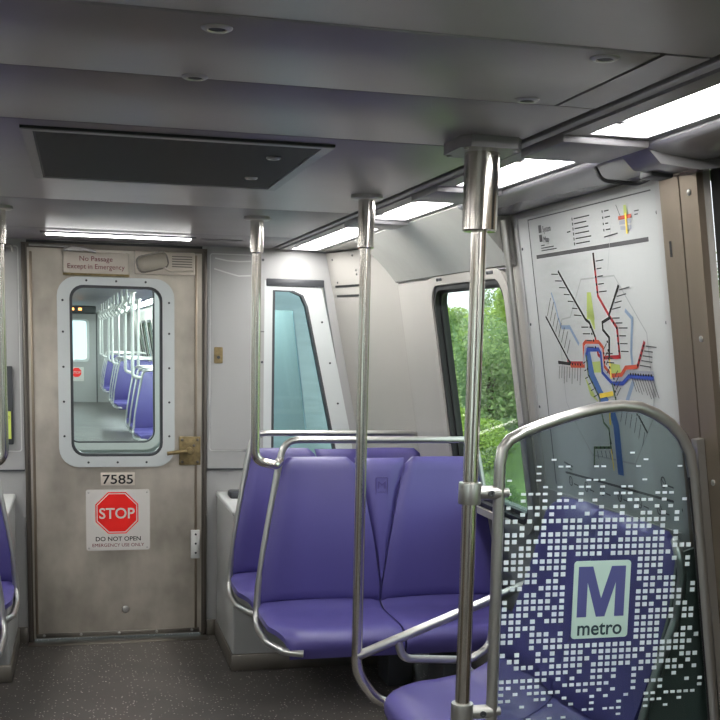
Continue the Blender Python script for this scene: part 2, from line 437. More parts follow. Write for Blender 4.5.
# ------------------------------------------------------------------ side walls
WIN = (1.38, .955, 2.235, 1.868)                    # s0, z0, s1, z1 of the side window opening
def wall_window(bm, f, s0, s1, win, z0=.93, z1=2.1, r=.09):
    a0, b0, a1, b1 = win
    inner = rr(a0, b0, a1, b1, r); ring(bm, corners_to(inner, s0, z0, s1, z1), inner, -.03, 0, f)
    # deep reveal behind the opening
    ring(bm, inner, rr(a0 + .004, b0 + .004, a1 - .004, b1 - .004, r), -.05, -.028, f)
def make_side(sx, nm):
    f = WR if sx > 0 else WL
    bm = BM()
    wall_window(bm, f, .86, 2.33, WIN)
    prism(bm, [(.855, .93), (.865, .93), (.865, 2.12), (.855, 2.12)], -.12, 0, f)
    prism(bm, [(2.33, .0), (3.564, .0), (3.564, 2.12), (2.33, 2.12)], -.03, -.002, f)
    prism(bm, [(4.86, .0), (5.2, .0), (5.2, 2.12), (4.86, 2.12)], -.03, 0, f)
    wall_window(bm, f, 5.2, 6.9, (5.4, .955, 6.6, 1.868)); wall_window(bm, f, 6.9, 8.6, (7.1, .955, 8.3, 1.868))
    prism(bm, [(8.6, 0), (11.1, 0), (11.1, 2.12), (8.6, 2.12)], -.03, 0, f)
    # lower wall behind the seats, set outwards under the window
    prism(bm, [(1.93, 0), (2.335, 0), (2.335, .96), (1.93, .96)], -.16, -.003, f)
    for a, b in ((-.05, 1.93), (5.2, 8.6)):
        prism(bm, [(a, 0), (b, 0), (b, .935), (a, .935)], -.15, -.11, f)
        prism(bm, [(a, .925), (b, .925), (b, .955), (a, .955)], -.13, -.005, f)
    # closing strip at the very end, behind the corner panel
    prism(bm, [(-.05, .93), (.88, .93), (.88, 2.12), (-.05, 2.12)], -.14, -.11, f)
    w = struct('wall_' + nm, bm, 'plastic', 'off-white plastic side wall leaning inwards, %s side' % nm, 'wall')
    return w
for sx, nm in ((1, 'right'), (-1, 'left')): make_side(sx, nm)

def side_window(f, win, n, label):
    t = thing('window_%d' % n, label, 'window', f((win[0] + win[2]) / 2, win[1], 0), None, 'structure')
    a0, b0, a1, b1 = win
    bm = BM(); ring(bm, rr(a0 - .055, b0 - .03, a1 + .055, b1 + .035, .12), rr(a0, b0, a1, b1, .09), .0005, .012, f); fin('window_trim', bm, 'plastic', t)
    bm = BM(); ring(bm, rr(a0 + .003, b0 + .003, a1 - .003, b1 - .003, .088), rr(a0 + .022, b0 + .022, a1 - .022, b1 - .022, .075), -.05, .004, f); fin('gasket', bm, 'black', t)
    bm = BM(); ring(bm, rr(a0 + .021, b0 + .021, a1 - .021, b1 - .021, .075), rr(a0 + .034, b0 + .04, a1 - .034, b1 - .036, .06), -.036, -.018, f); fin('inner_gasket', bm, 'black', t)
    bm = BM(); prism(bm, rr(a0 + .022, b0 + .022, a1 - .022, b1 - .022, .07), -.032, -.027, f); fin('pane', bm, 'glass_side', t)
side_window(WR, WIN, 1, 'side window with black gasket looking onto green trees beside the map')
side_window(WL, WIN, 2, 'side window with black gasket opposite the map')
k = 3
for f, nm in ((WR, 'right'), (WL, 'left')):
    for a in ((5.4, .955, 6.6, 1.868), (7.1, .955, 8.3, 1.868)):
        side_window(f, a, k, 'side window behind the viewer, %s side, %s' % (nm, 'by the doorway' if a[0] < 6 else 'farther back')); k += 1

# cove over the windows and over the map
def cove(sx, s0, s1, prof, bm=None, n=10):
    bm = bm or BM()
    f = lambda x, z, s: Vector((sx * x, -s, z))
    rows = []
    for s in (s0, s1): rows.append([(f(x, z, s)) for x, z in prof])
    loop = prof + [(prof[-1][0] + .02, prof[-1][1] + .02), (prof[-1][0] + .02, 2.115), (prof[0][0], 2.115)]
    prism(bm, loop, s0, s1, lambda a, b, c: f(a, b, c))
    return bm
def bez(p0, p1, p2, n=12): return [tuple((p0[i] * (1 - t) ** 2 + 2 * p1[i] * t * (1 - t) + p2[i] * t * t) for i in (0, 1)) for t in [k / n for k in range(n + 1)]]
prof_w = [(1.058, 2.088)] + bez((1.07, 2.080), (1.165, 2.02), (1.245, 1.925)) + [(1.262, 1.905), (1.285, 1.903)]
prof_m = [(1.058, 2.088)] + bez((1.066, 2.080), (1.15, 2.062), (1.235, 2.066)) + [(1.255, 2.07)]
for sx, nm in ((1, 'right'), (-1, 'left')):
    struct('trim_cove_' + nm, cove(sx, .86, 2.345, prof_w), 'cove', 'glossy white cove panel above the side window, %s side' % nm, 'cove')
    struct('trim_cove_map_' + nm, cove(sx, 2.345, 3.47, prof_m), 'cove_grey', 'glossy grey cove strip above the %s' % ('transit map' if sx > 0 else 'wall opposite the map'), 'cove')
    bm = cove(sx, 3.47, 11, prof_m); struct('trim_cove_door_' + nm, bm, 'cove_grey', 'grey cove strip above the doorway, %s side' % nm, 'cove')
# catches and a thin dark rod under the cove
t = thing('cove_catch', 'small metal catches under the cove over the window', 'catch', WR(1.55, 1.9, 0))
for s in (1.52, 2.12):
    bm = BM(); box(bm, s - .035, 1.883, .0, s + .035, 1.897, .014, WR, bev=.003); screw(bm, s - .02, 1.89, WR, .006, .004, .014); fin('catch_plate', bm, 'dark_grey', t)
bm = BM(); rod(bm, WR(1.40, 1.896, .006), WR(2.30, 1.896, .006), .004, 8); fin('cove_rod', bm, 'dark_grey', t)

# cove end block by the doorway with its cable
t = thing('cove_end_block', 'dark grey moulded end block of the cove beside the doorway post', 'bracket', (1.15, -3.6, 2.06))
bm = BM(); f = lambda a, b, c: Vector((a, -c, b))
prism(bm, [(1.062, 2.085), (1.10, 2.05), (1.20, 2.042), (1.255, 2.05), (1.262, 2.09)], 3.53, 3.66, f); fin('body', bm, 'cove_grey', t)
bm = BM(); box(bm, 1.13, -3.56, 2.035, 1.19, -3.50, 2.066, bev=.006); fin('cable_gland', bm, 'dark_grey', t)
bm = BM(); sweep(bm, fillet([(1.07, -3.38, 2.078), (1.085, -3.39, 2.045), (1.16, -3.44, 2.035), (1.165, -3.52, 2.045)], .04), .005, 8); fin('cable', bm, 'black', t)

# corner panel between end wall and side wall
def corner(sx, nm):
    def f(u, z, c):                                  # u 0 at the end wall .. 1 at the side wall
        a = Vector((1.105 + .205 * (2.09 - z), -.012, z)); b = Vector((XW(z) + .055, -.858, z))
        p = a.lerp(b, u); nrm = Vector((-(b.y - a.y), (b.x - a.x), 0)).normalized()
        if nrm.x > 0: nrm = -nrm
        p = p + nrm * c; return Vector((sx * p.x, p.y, p.z))
    t = thing('corner_panel', 'tall off-white corner panel with two slots between end window and side wall' if sx > 0 else 'tall off-white corner panel at the far corner opposite the map', 'panel', f(.5, .95, 0), None, 'structure')
    bm = BM()
    N = 8; front = [[bm.verts.new(f(u, .95 + (2.085 - .95) * j / N, 0)) for j in range(N + 1)] for u in (0, .5, 1)]
    back = [[bm.verts.new(f(u, .95 + (2.085 - .95) * j / N, -.02)) for j in range(N + 1)] for u in (0, .5, 1)]
    for g in (front, back):
        for i in range(2):
            for j in range(N): bm.faces.new([g[i][j], g[i + 1][j], g[i + 1][j + 1], g[i][j + 1]])
    for i in range(2):
        bm.faces.new([front[i][0], front[i + 1][0], back[i + 1][0], back[i][0]]); bm.faces.new([front[i][N], front[i + 1][N], back[i + 1][N], back[i][N]])
    for j in range(N):
        bm.faces.new([front[0][j], front[0][j + 1], back[0][j + 1], back[0][j]]); bm.faces.new([front[2][j], front[2][j + 1], back[2][j + 1], back[2][j]])
    fin('panel', bm, 'plastic', t)
    for z in (1.905, 1.855):
        bm = BM(); box(bm, .06, z, -.001, .40, z + .010, .003, f); fin('slot', bm, 'black', t)
    for u, z in ((.38, 1.965), (.38, 1.985), (.08, 2.05), (.10, 1.93), (.36, 2.06)): screws([(0, 0)], lambda a, b, c: f(u, z, 0) + Vector((a, -c, b)), t)
    bm = BM(); box(bm, .985, .95, -.001, .997, 1.9, .003, f); fin('joint', bm, 'black', t)
for sx, nm in ((1, 'right'), (-1, 'left')):
    corner(sx, nm)
    bm = BM(); a, b = sorted((sx * 1.06, sx * 1.46)); box(bm, a, -.87, 2.093, b, .0, 2.118); struct('trim_corner_filler_' + nm, bm, 'cove', 'pale filler strip above the corner panel, %s side' % nm, 'trim')

# ------------------------------------------------------------------ end wall
bm = BM()
for sx in (1, -1):
    a, b = sorted((sx * .470, sx * .80)); box(bm, a, .0, 0, b, .05, H + .02)          # column by the door
    a, b = sorted((sx * .80, sx * 1.62)); box(bm, a, .0, 0, b, .05, .86)
    pts = [(.80, 1.93), (1.10, 1.93), (1.30, .86), (1.62, .86), (1.62, H + .02), (.80, H + .02)]
    prism(bm, [(sx * x, z) for x, z in pts], -.05, 0, END)
box(bm, -.478, .0, 2.07, .478, .05, H + .02)
struct('wall_end', bm, 'plastic_grey', 'grey end bulkhead around the stainless door', 'wall')
bm = BM(); box(bm, -1.62, -11.12, -.06, 1.62, -11.08, 2.2)
struct('wall_back', bm, 'plastic_grey', 'plain grey bulkhead behind the viewer', 'wall')

# door jamb
bm = BM()
for sx in (1, -1):
    a, b = sorted((sx * .452, sx * .470)); box(bm, a, -.010, 0, b, .03, 2.075, bev=.003)
    a, b = sorted((sx * .440, sx * .458)); box(bm, a, .0, 0, b, .03, 2.06)
box(bm, -.470, -.006, 2.06, .470, .03, 2.085)
struct('trim_door_jamb', bm, 'jamb', 'narrow dark steel jamb around the end door', 'door frame')
bm = BM(); box(bm, -.445, -.002, 2.058, .445, .035, 2.098)
struct('trim_door_head', bm, 'black', 'black shadow gap above the end door', 'door frame')
bm = BM(); box(bm, -.47, -.10, -.001, .47, .0, .004, bev=.002)
struct('trim_threshold', bm, 'kick', 'worn metal threshold in front of the end door', 'threshold')

# end door with window
door = thing('door_1', 'brushed stainless end door with rounded window and warning signs', 'door', (0, 0, 0), None, 'structure')
WI = (-.228, 1.0, .228, 1.872)
bm = BM(); inn = rr(-.245, .985, .245, 1.888, .09); ring(bm, corners_to(inn, -.442, .018, .442, 2.06), inn, -.03, .006, END)
fin('leaf', bm, 'door_steel', door)
bm = BM()
ring(bm, rr(-.298, .937, .298, 1.922, .10), rr(-.236, .993, .236, 1.880, .07), .006, .018, END)
wf = fin('window_frame', bm, 'alu', door)
bm = BM(); ring(bm, rr(-.238, .991, .238, 1.882, .072), rr(-.222, 1.007, .222, 1.866, .06), -.03, .014, END); fin('window_gasket', bm, 'dark_grey', door)
screws([(-.27, v) for v in (1.10, 1.28, 1.46, 1.64, 1.80)] + [(.27, v) for v in (1.10, 1.28, 1.46, 1.64, 1.80)] + [(v, .962) for v in (-.15, 0, .15)] + [(v, 1.903) for v in (-.15, 0, .15)], END, wf, c=.018)
bm = BM(); prism(bm, rr(-.23, .998, .23, 1.874, .065), -.012, -.006, END); fin('window_pane', bm, 'glass', door)
bm = BM(); box(bm, -.43, -.016, .022, .43, -.006, .046, bev=.003)
ks = fin('kick_strip', bm, 'kick', door)
screws([(x, .035) for x in (-.39, -.2, 0, .2, .39)], END, ks, 'satin', .008, .004, .016)
bm = BM(); box(bm, .322, -.016, .945, .436, -.006, 1.098, bev=.003)
hp = fin('handle_plate', bm, 'brass', door)
screws(((.338, .962), (.42, .962), (.338, 1.08), (.42, 1.08), (.40, 1.05)), END, hp, 'jamb', .008, .004, .016)
bm = BM(); lathe(bm, None, [(.019, .0), (.019, .05), (.015, .058), (0, .06)], 20, lambda a, b, c: END(.375 + a, 1.025 + b, .014 + c))
sweep(bm, fillet([END(.375, 1.025, .055), END(.33, 1.022, .062), END(.255, 1.012, .066)], .02), .0105, 12); fin('handle', bm, 'brass', hp)
bm = BM(); box(bm, .384, -.02, .434, .432, -.006, .590, bev=.003); hg = fin('hinge_plate', bm, 'white', door, label='white plate with three screws')
screws([(.410, z) for z in (.465, .516, .567)], END, hg, c=.02)
bm = BM(); lathe(bm, None, [(.020, .005), (.020, .008), (.014, .011), (0, .009)], 20, lambda a, b, c: END(.035 + a, .162 + b, c)); fin('rivet', bm, 'satin', door)
bm = BM(); box(bm, .405, -.014, .03, .418, -.006, 2.05, bev=.003); fin('edge_strip', bm, 'post_steel', door)
bm = BM(); box(bm, -.432, -.014, .03, -.418, -.006, 2.04, bev=.003); fin('edge_strip', bm, 'post_steel', door)

# fittings on the door
t = thing('door_closer', 'slim metal closer arm at the top of the end door beside the notice', 'door closer', (-.25, -.03, 2.06))
bm = BM(); rod(bm, (-.43, -.045, 2.072), (-.19, -.05, 2.066), .006, 10); fin('arm', bm, 'satin', t)
bm = BM(); sweep(bm, fillet([(-.26, -.05, 2.05), (-.22, -.055, 2.066), (-.16, -.055, 2.06), (-.10, -.05, 2.045)], .02), .0085, 10); box(bm, -.24, -.06, 2.046, -.16, -.03, 2.062, bev=.004); fin('pivot', bm, 'satin', t)

t = thing('notice_plate', 'white notice reading No Passage Except in Emergency above the door window', 'sign', (-.1, -.02, 1.99))
bm = BM(); box(bm, -.262, -.034, 1.938, .064, -.007, 2.045, bev=.004); fin('plate', bm, 'sign_warm', t)
bm = BM(); text(bm, 'No Passage', -.10, 2.013, .026, END, .0345, width=.165); text(bm, 'Except in Emergency', -.10, 1.974, .026, END, .0345, width=.285); fin('lettering', bm, 'maroon', t, recalc=False)
bm = BM(); box(bm, -.265, -.03, 1.927, .067, -.008, 1.938); fin('bottom_edge', bm, 'brass', t)

t = thing('closer_cover', 'beige moulded cover with tilted drum and ribbed panel above the door window', 'cover', (.25, -.03, 2.0))
bm = BM(); box(bm, .095, -.022, 1.945, .405, -.007, 2.062, bev=.006); fin('base', bm, 'sign_warm', t)
bm = BM()
ca, sa = math.cos(R(14)), math.sin(R(14))
fr = lambda a, b, c: END(.184 + a * ca - b * sa, 2.006 + a * sa + b * ca, c)
lathe(bm, None, [(0, -.074), (.024, -.074), (.034, -.066), (.039, -.05), (.040, 0), (.039, .05), (.034, .066), (.024, .074), (0, .074)], 26, lambda x, y, z: fr(z, x, .034 + y * .75))
fin('drum', bm, 'kick_warm', t)
bm = BM(); ring(bm, rr(-.084, -.046, .084, .046, .034), rr(-.076, -.038, .076, .038, .03), .018, .026, fr); fin('drum_rim', bm, 'kick', t)
for k in range(5):
    bm = BM(); box(bm, .285, -.026, 1.985 + k * .013, .39, -.021, 1.990 + k * .013, bev=.001); fin('rib', bm, 'kick', t)
bm = BM(); sweep(bm, fillet([END(.235, 1.985, .03), END(.275, 1.962, .03), END(.395, 1.968, .028)], .03), .006, 10); fin('lever', bm, 'sign_warm', t)

t = thing('number_plate', 'small pale plate with car number 7585 under the door window', 'sign', (0, -.01, .873))
bm = BM(); box(bm, -.088, -.009, .838, .088, -.005, .906, bev=.001); fin('plate', bm, 'sign_warm', t)
bm = BM(); text(bm, '7585', 0, .872, .05, END, .0092, width=.158, bold=.012); fin('lettering', bm, 'ink', t, recalc=False)

t = thing('stop_sign', 'square white sign with red STOP octagon and DO NOT OPEN on the door', 'sign', (0, -.01, .65))
bm = BM(); prism(bm, rr(-.166, .488, .166, .815, .012), .005, .009, END); fin('plate', bm, 'sign_white', t)
octo = lambda r: [(-.006 + r * math.cos(R(22.5 + 45 * k)), .69 + r * math.sin(R(22.5 + 45 * k))) for k in range(8)]
bm = BM(); ring(bm, octo(.121), octo(.115), .009, .0098, END); fin('octagon_border', bm, 'red', t)
bm = BM(); prism(bm, octo(.109), .009, .0098, END); fin('octagon', bm, 'red', t)
bm = BM(); text(bm, 'STOP', -.006, .69, .058, END, .0100, width=.185, bold=.014); fin('stop_lettering', bm, 'sign_white', t, recalc=False)
bm = BM(); text(bm, 'DO NOT OPEN', 0, .551, .024, END, .0092, width=.235, bold=.01); fin('notice_lettering', bm, 'ink', t, recalc=False)
bm = BM(); text(bm, 'EMERGENCY USE ONLY', 0, .517, .0185, END, .0092, width=.27, bold=.0); fin('small_lettering', bm, 'maroon', t, recalc=False)
screws([(x, z) for x in (-.152, .152) for z in (.502, .80)], END, t, 'satin', .005, .003, .009)

# lockers on the end wall
def locker(sx, label):
    t = thing('wall_locker', label, 'locker', (sx * .6, -.01, 1.5))
    f = lambda a, b, c: END(sx * a, b, c)
    bm = BM(); prism(bm, rr(.473, .925, .775, 2.07, .006), 0, .012, f); fin('body', bm, 'plastic_grey', t)
    bm = BM(); ring(bm, rr(.483, 1.02, .708, 2.065, .014), rr(.488, 1.025, .703, 2.060, .012), .012, .016, f)
    fr_ = fin('door_seam', bm, 'white', t)
    bm = BM(); prism(bm, rr(.490, 1.027, .701, 2.058, .01), .012, .018, f); fin('door', bm, 'plastic_grey', t)
    if sx > 0:
        bm = BM(); prism(bm, rr(.506, 1.490, .552, 1.576, .006), .018, .023, f); ring(bm, rr(.511, 1.50, .547, 1.545, .01), rr(.517, 1.506, .541, 1.539, .008), .023, .026, f); lt = fin('latch', bm, 'brass', t)
        bm = BM(); lathe(bm, None, [(.009, 0), (.009, .004), (0, .004)], 14, lambda a, b, c: f(.529 + a, 1.522 + b, .023 + c)); fin('latch_core', bm, 'dark_grey', lt)
    bm = BM(); box(bm, .728, .88, .012, .735, 2.07, .015, f); fin('edge_line', bm, 'dark_grey', t)
    bm = BM(); box(bm, .74, 1.66, .012, .775, 1.664, .015, f); fin('seam', bm, 'dark_grey', t)
    bm = BM(); box(bm, .472, .918, .0, .79, .926, .016, f); fin('lower_seam', bm, 'dark_grey', t)
    screws([(.765, z) for z in (1.50, 1.10, 2.04)], f, t, r=.007, c=.012)
    return t
lk = locker(1, 'tall pale grey locker panel with brass latch between end door and end window')
bm = BM()
for (x0, z0, x1, z1, z2) in ((.51, 2.04, .70, 2.03, 2.036), (.505, 1.985, .70, 1.955, 1.975)):
    strip(bm, [(x0, z0), ((x0 * 2 + x1) / 3, (z0 * 2 + z1) / 3 - .008), ((x0 + 2 * x1) / 3, z1 - .004), (x1, z1)], .007, END, .0186)
fin('white_lines', bm, 'white', lk, recalc=False, label='thin white lines')  # two thin white lines across the top of the locker
locker(-1, 'tall pale grey locker panel on the opposite side of the end door')
# emergency call unit on the left column
t = thing('call_panel', 'slim grey emergency panel with yellow green label beside the end door', 'panel', (-.56, -.03, 1.25))
bm = BM(); box(bm, -.595, -.05, 1.06, -.523, -.012, 1.46, bev=.005); fin('body', bm, 'dark_grey', t)
bm = BM(); box(bm, -.590, -.053, 1.09, -.533, -.049, 1.23); fin('label_plate', bm, 'label_green', t)
bm = BM(); text(bm, 'EMERGENCY', -.562, 1.20, .012, END, .0532, width=.05); fin('lettering', bm, 'maroon', t, recalc=False)
bm = BM(); box(bm, -.585, -.016, 1.03, -.53, -.011, 1.048); fin('lower_label', bm, 'label_orange', t)
t = thing('ceiling_hook', 'dark steel hook bracket at the top corner by the left pole', 'bracket', (-.56, -.03, 2.05))
bm = BM(); box(bm, -.60, -.05, 2.03, -.545, -.012, 2.075, bev=.004); fin('bracket', bm, 'dark_grey', t)
bm = BM(); sweep(bm, fillet([(-.555, -.03, 2.06), (-.51, -.05, 2.06), (-.505, -.05, 2.03)], .015), .008, 8); fin('hook', bm, 'satin', t)

# end windows (slanted outer edge) beside the lockers
def slant(off):
    return [(.822 - off, .90 - off), (.822 - off, 1.884 + off * .5), (.93 + off, 1.884 + off * .5), (.985 + off, 1.86 + off * .4), (1.012 + off, 1.80), (1.17 + off, 1.08), (1.205 + off, .90 - off)]
def end_window(sx, n, label):
    f = lambda a, b, c: END(sx * a, b, c)
    t = thing('window_%d' % n, label, 'window', (sx * 1.0, 0, 1.4), None, 'structure')
    bm = BM(); ring(bm, slant(.10), slant(0), -.05, .006, f); fr_ = fin('window_frame', bm, 'alu', t)
    bm = BM(); ring(bm, slant(.002), slant(-.011), -.045, .008, f); fin('gasket', bm, 'dark_grey', t)
    bm = BM(); prism(bm, slant(-.01), -.03, -.024, f); fin('pane', bm, 'glass_teal', t)
    screws([(1.075 + (1.8 - z) * .22, z) for z in (1.72, 1.50, 1.28)], f, fr_, c=.006)
    bm = BM(); box(bm, .785, 1.905, .0, 1.10, 1.945, .016, f, bev=.005); fin('blind_slot', bm, 'dark_grey', t)
end_window(1, 8, 'teal end window with slanted edge above the rear seats'); end_window(-1, 9, 'teal end window on the opposite side of the end door')

# ------------------------------------------------------------------ cabinets behind the rear seats
def cabinet(sx, label):
    t = thing('equipment_cabinet', label, 'cabinet', (sx * 1.0, -.35, 0))
    f = lambda a, b, c: Vector((sx * a, b, c))
    bm = BM(); box(bm, .525, -.70, .0, 1.46, -.004, .775, f, bev=.012, seg=3); fin('body', bm, 'cabinet', t)
    bm = BM(); box(bm, .520, -.706, .772, 1.47, -.004, .80, f, bev=.010, seg=3); fin('top', bm, 'white', t)
    bm = BM(); box(bm, .515, -.712, 0, 1.46, -.004, .085, f, bev=.008); fin('kick_plate', bm, 'kick', t)
    if sx > 0:
        bm = BM(); box(bm, .56, -.30, .798, .66, -.18, .835, f, bev=.012); fin('handle', bm, 'dark_grey', t)
cabinet(1, 'pale grey equipment cabinet behind the rear seats on the map side'); cabinet(-1, 'pale grey equipment cabinet behind the rear seats opposite the map')
bm = BM()
for sx in (1, -1):
    a, b = sorted((sx * .472, sx * .524)); box(bm, a, -.012, 0, b, .01, .085, bev=.003)
struct('trim_kick_columns', bm, 'kick', 'steel kick plates at the foot of the door columns', 'kick plate')

# ------------------------------------------------------------------ double seats
W2 = 1.06
def smooth(t): return t * t * (3 - 2 * t)
def interp(tab, v):
    for (a, x), (b, y) in zip(tab, tab[1:]):
        if v <= b: return x + (y - x) * (v - a) / (b - a)
    return tab[-1][1]
XL = [(0, .008), (.25, .022), (.6, .062), (1, .108)]
XR = [(0, .526), (.12, .524), (.4, .498), (.73, .460), (.97, .420), (1, .417)]
ZB, ZT = .525, 1.13
def back_point(xi, v, u):
    """Point on the front of the backrest plane: recline with height, gentle hollow across."""
    z = ZB + (ZT - ZB) * v
    y = .055 * v - .028 * math.sin(PI * v) + .025 * (1 - (2 * u - 1) ** 2) * (1 - .3 * v)
    return Vector((xi, y, z))
def shell(bm, fn, nu, nv, th, sx):
    """A closed slab: fn(u, v) gives the front surface, th its thickness along -front (towards +y)."""
    A, B = [], []
    for i in range(nu + 1):
        ra, rb = [], []
        for j in range(nv + 1):
            u, v = i / nu, j / nv
            p = fn(u, v); e = min(u, 1 - u, v, 1 - v)
            rnd_ = .016 * max(0, 1 - e / .045) ** 2            # soft rolled edge
            q = p + th * (rnd_ / max(th.length, 1e-6)); w = p + th
            ra.append(bm.verts.new((sx * q.x, q.y, q.z))); rb.append(bm.verts.new((sx * w.x, w.y, w.z)))
        A.append(ra); B.append(rb)
    for g in (A, B):
        for i in range(nu):
            for j in range(nv): bm.faces.new([g[i][j], g[i + 1][j], g[i + 1][j + 1], g[i][j + 1]])
    for i in range(nu):
        for j in (0, nv): bm.faces.new([A[i][j], A[i + 1][j], B[i + 1][j], B[i][j]])
    for j in range(nv):
        for i in (0, nu): bm.faces.new([A[i][j], A[i][j + 1], B[i][j + 1], B[i][j]])
CUSH = [(0, .030, .555), (.05, .0, .53), (.14, -.045, .516), (.30, -.12, .515), (.5, -.21, .517), (.7, -.30, .516), (.80, -.35, .508), (.88, -.383, .488), (.94, -.396, .462), (1, -.390, .438)]
def cush_point(u, v, x0, x1, outer):
    y = interp([(a, b) for a, b, c in CUSH], v); z = interp([(a, c) for a, b, c in CUSH], v)
    k = max(0, (v - .55) / .45)
    if outer < 0: x0 = x0 + .065 * smooth(k)
    if outer > 0: x1 = x1 - .065 * smooth(k)
    x = x0 + (x1 - x0) * u
    z -= .016 * (1 - (2 * u - 1) ** 2) * math.sin(PI * min(1, v * 1.1)) 
    return Vector((x, y, z))
def make_seats(sx, label, group, far=False):
    t = thing('double_seat', label, 'seat', (0, 0, 0), group)
    nu, nv = (14, 22) if not far else (6, 8)
    def fnL(u, v):
        a, b = interp(XL, v), interp(XR, v); r = .03 * max(0, (v - .93) / .07) ** 2
        return back_point(a + r + (b - a - 2 * r) * u, v, u)
    def fnR(u, v):
        p = fnL(1 - u, v); p.x = W2 - p.x; return p
    for fn in (fnL, fnR):
        bm = BM(); shell(bm, fn, nu, nv, Vector((0, .035, 0)), sx); fin('backrest', bm, 'purple', t, 60)
    def fnC(u, v):
        a = interp(XR, v) + .006; b = W2 - a
        return back_point(a + (b - a) * u, v * .992, 0) + Vector((0, .014, 0))
    bm = BM(); shell(bm, fnC, 6, nv, Vector((0, .03, 0)), sx); wd = fin('centre_panel', bm, 'purple', t, 60)
    if not far:
        fe = lambda a, b, c: Vector((sx * (W2 / 2 + a), .055 * .79 - .028 * math.sin(PI * .79) + .0125 - c + (b) * .05, 1.01 + b))
        bm = BM(); ring(bm, rr(-.027, -.040, .027, .040, .006), rr(-.023, -.036, .023, .036, .005), -.001, .002, fe)
        text(bm, 'M', 0, .008, .034, fe, .0, width=.034, depth=.002); text(bm, 'metro', 0, -.022, .012, fe, .0, width=.034, depth=.002); fin('emblem', bm, 'purple_mark', wd)
    for x0, x1, o in ((.006, W2 / 2 - .004, -1), (W2 / 2 + .004, W2 - .006, 1)):
        bm = BM(); shell(bm, lambda u, v: cush_point(u, v, x0, x1, o), nu, nv, Vector((0, .02, -.038)), sx); fin('cushion', bm, 'purple', t, 60)
    r = .0145
    L = [(.12, -.392, .428), (.05, -.370, .432), (.0, -.26, .440), (-.004, -.06, .445), (-.002, .012, .475), (.008, .02, .60), (.03, .03, .75), (.09, .055, 1.08), (.118, .062, 1.205)]
    path = L + [(W2 - x, y, z) for x, y, z in L[::-1]]
    rad = [0, .05, .09, .12, .08, .06, .2, .3, .085, .085, .3, .2, .06, .08, .12, .09, .05, 0]
    bm = BM(); sweep(bm, [(sx * x, y, z) for x, y, z in fillet(path, rad)], r, 12 if not far else 8); fin('grab_frame', bm, 'satin', t, label='steel grab rail and side frame')
    bm = BM()
    box(bm, *sorted((sx * .12, sx * .91))[:1], -.30, .40, sorted((sx * .12, sx * .91))[1], -.10, .45, bev=.01)
    fin('support_beam', bm, 'dark_grey', t)
    bm = BM(); a, b = sorted((sx * .72, sx * .84)); box(bm, a, -.28, .0, b, -.08, .41, bev=.01); fin('pedestal', bm, 'dark_grey', t)
    return t
s = make_seats(1, 'front purple double seat beside the side window, facing the viewer', 'purple double seats')
s.location = (.507, -1.575, .015)
rear = copy_tree(s); rear.location = (.495, -.80, -.025); rear['label'] = 'rear purple double seat against the cabinet under the teal end window'
sl = make_seats(-1, 'nearer purple double seat at the left edge across the aisle', 'purple double seats opposite')
sl.location = (-.495, -1.575, .015)
rl = copy_tree(sl); rl.location = (-.485, -.80, -.03); rl['label'] = 'farther purple double seat at the left edge beside the end door column'
# pedestals stop on the floor: shift them against the small height offsets of each row
for root in (s, rear, sl, rl):
    for ch in root.children:
        if ch.name.startswith('pedestal'): ch.location.z -= root.location.z

# ------------------------------------------------------------------ grab poles
def pole(x, y, path, rad, label, sleeve_r, sleeve_h, flange, group='vertical grab poles'):
    t = thing('grab_pole', label, 'pole', (x, y, H), group)
    bm = BM(); sweep(bm, fillet([(x, y, H - .01)] + path, rad, 9), .0185, 20); fin('tube', bm, 'chrome', t)
    bm = BM(); lathe(bm, (x, y, H), [(sleeve_r, 0), (sleeve_r, -sleeve_h + .004), (sleeve_r - .004, -sleeve_h), (.018, -sleeve_h)], 28); fin('sleeve', bm, 'chrome', t)
    if flange == 'round':
        bm = BM(); lathe(bm, (x, y, H), [(.052, .001), (.052, -.010), (.046, -.014), (sleeve_r - .003, -.014)], 32); fin('flange', bm, 'satin', t)
    else:
        bm = BM(); f = lambda a, b, c: Vector((x + a, y + b, H - c))
        prism(bm, [(-.074, -.06), (-.056, -.085), (.056, -.085), (.074, -.06), (.074, .06), (.056, .085), (-.056, .085), (-.074, .06)], 0, .026, f); fl = fin('flange', bm, 'housing', t)
        screws([(a, b) for a in (-.06, .06) for b in (-.06, .06)], f, fl, 'satin', .006, .004, .026)
    return t
pole(.49, -1.60, [(.49, -1.60, 1.145), (.575, -1.60, 1.125), (.600, -1.545, 1.135)], [0, .07, .02, 0], 'grab pole hooked into the front double seat rail on the window side', .026, .14, 'round')
pole(.7225, -2.425, [(.7225, -2.425, .50), (.80, -2.44, .395), (1.02, -2.50, .385)], [0, .16, .10, 0], 'middle grab pole curving under the side bench', .027, .17, 'round')
pole(.727, -3.5, [(.727, -3.5, .01)], [0, 0], 'thick sleeved grab pole nearest the viewer clamped to the glass screen', .041, .205, 'plate')
pole(-.475, -1.56, [(-.475, -1.56, 1.145), (-.56, -1.56, 1.125), (-.585, -1.53, 1.135)], [0, .07, .02, 0], 'grab pole at the left edge across the aisle', .026, .14, 'round')

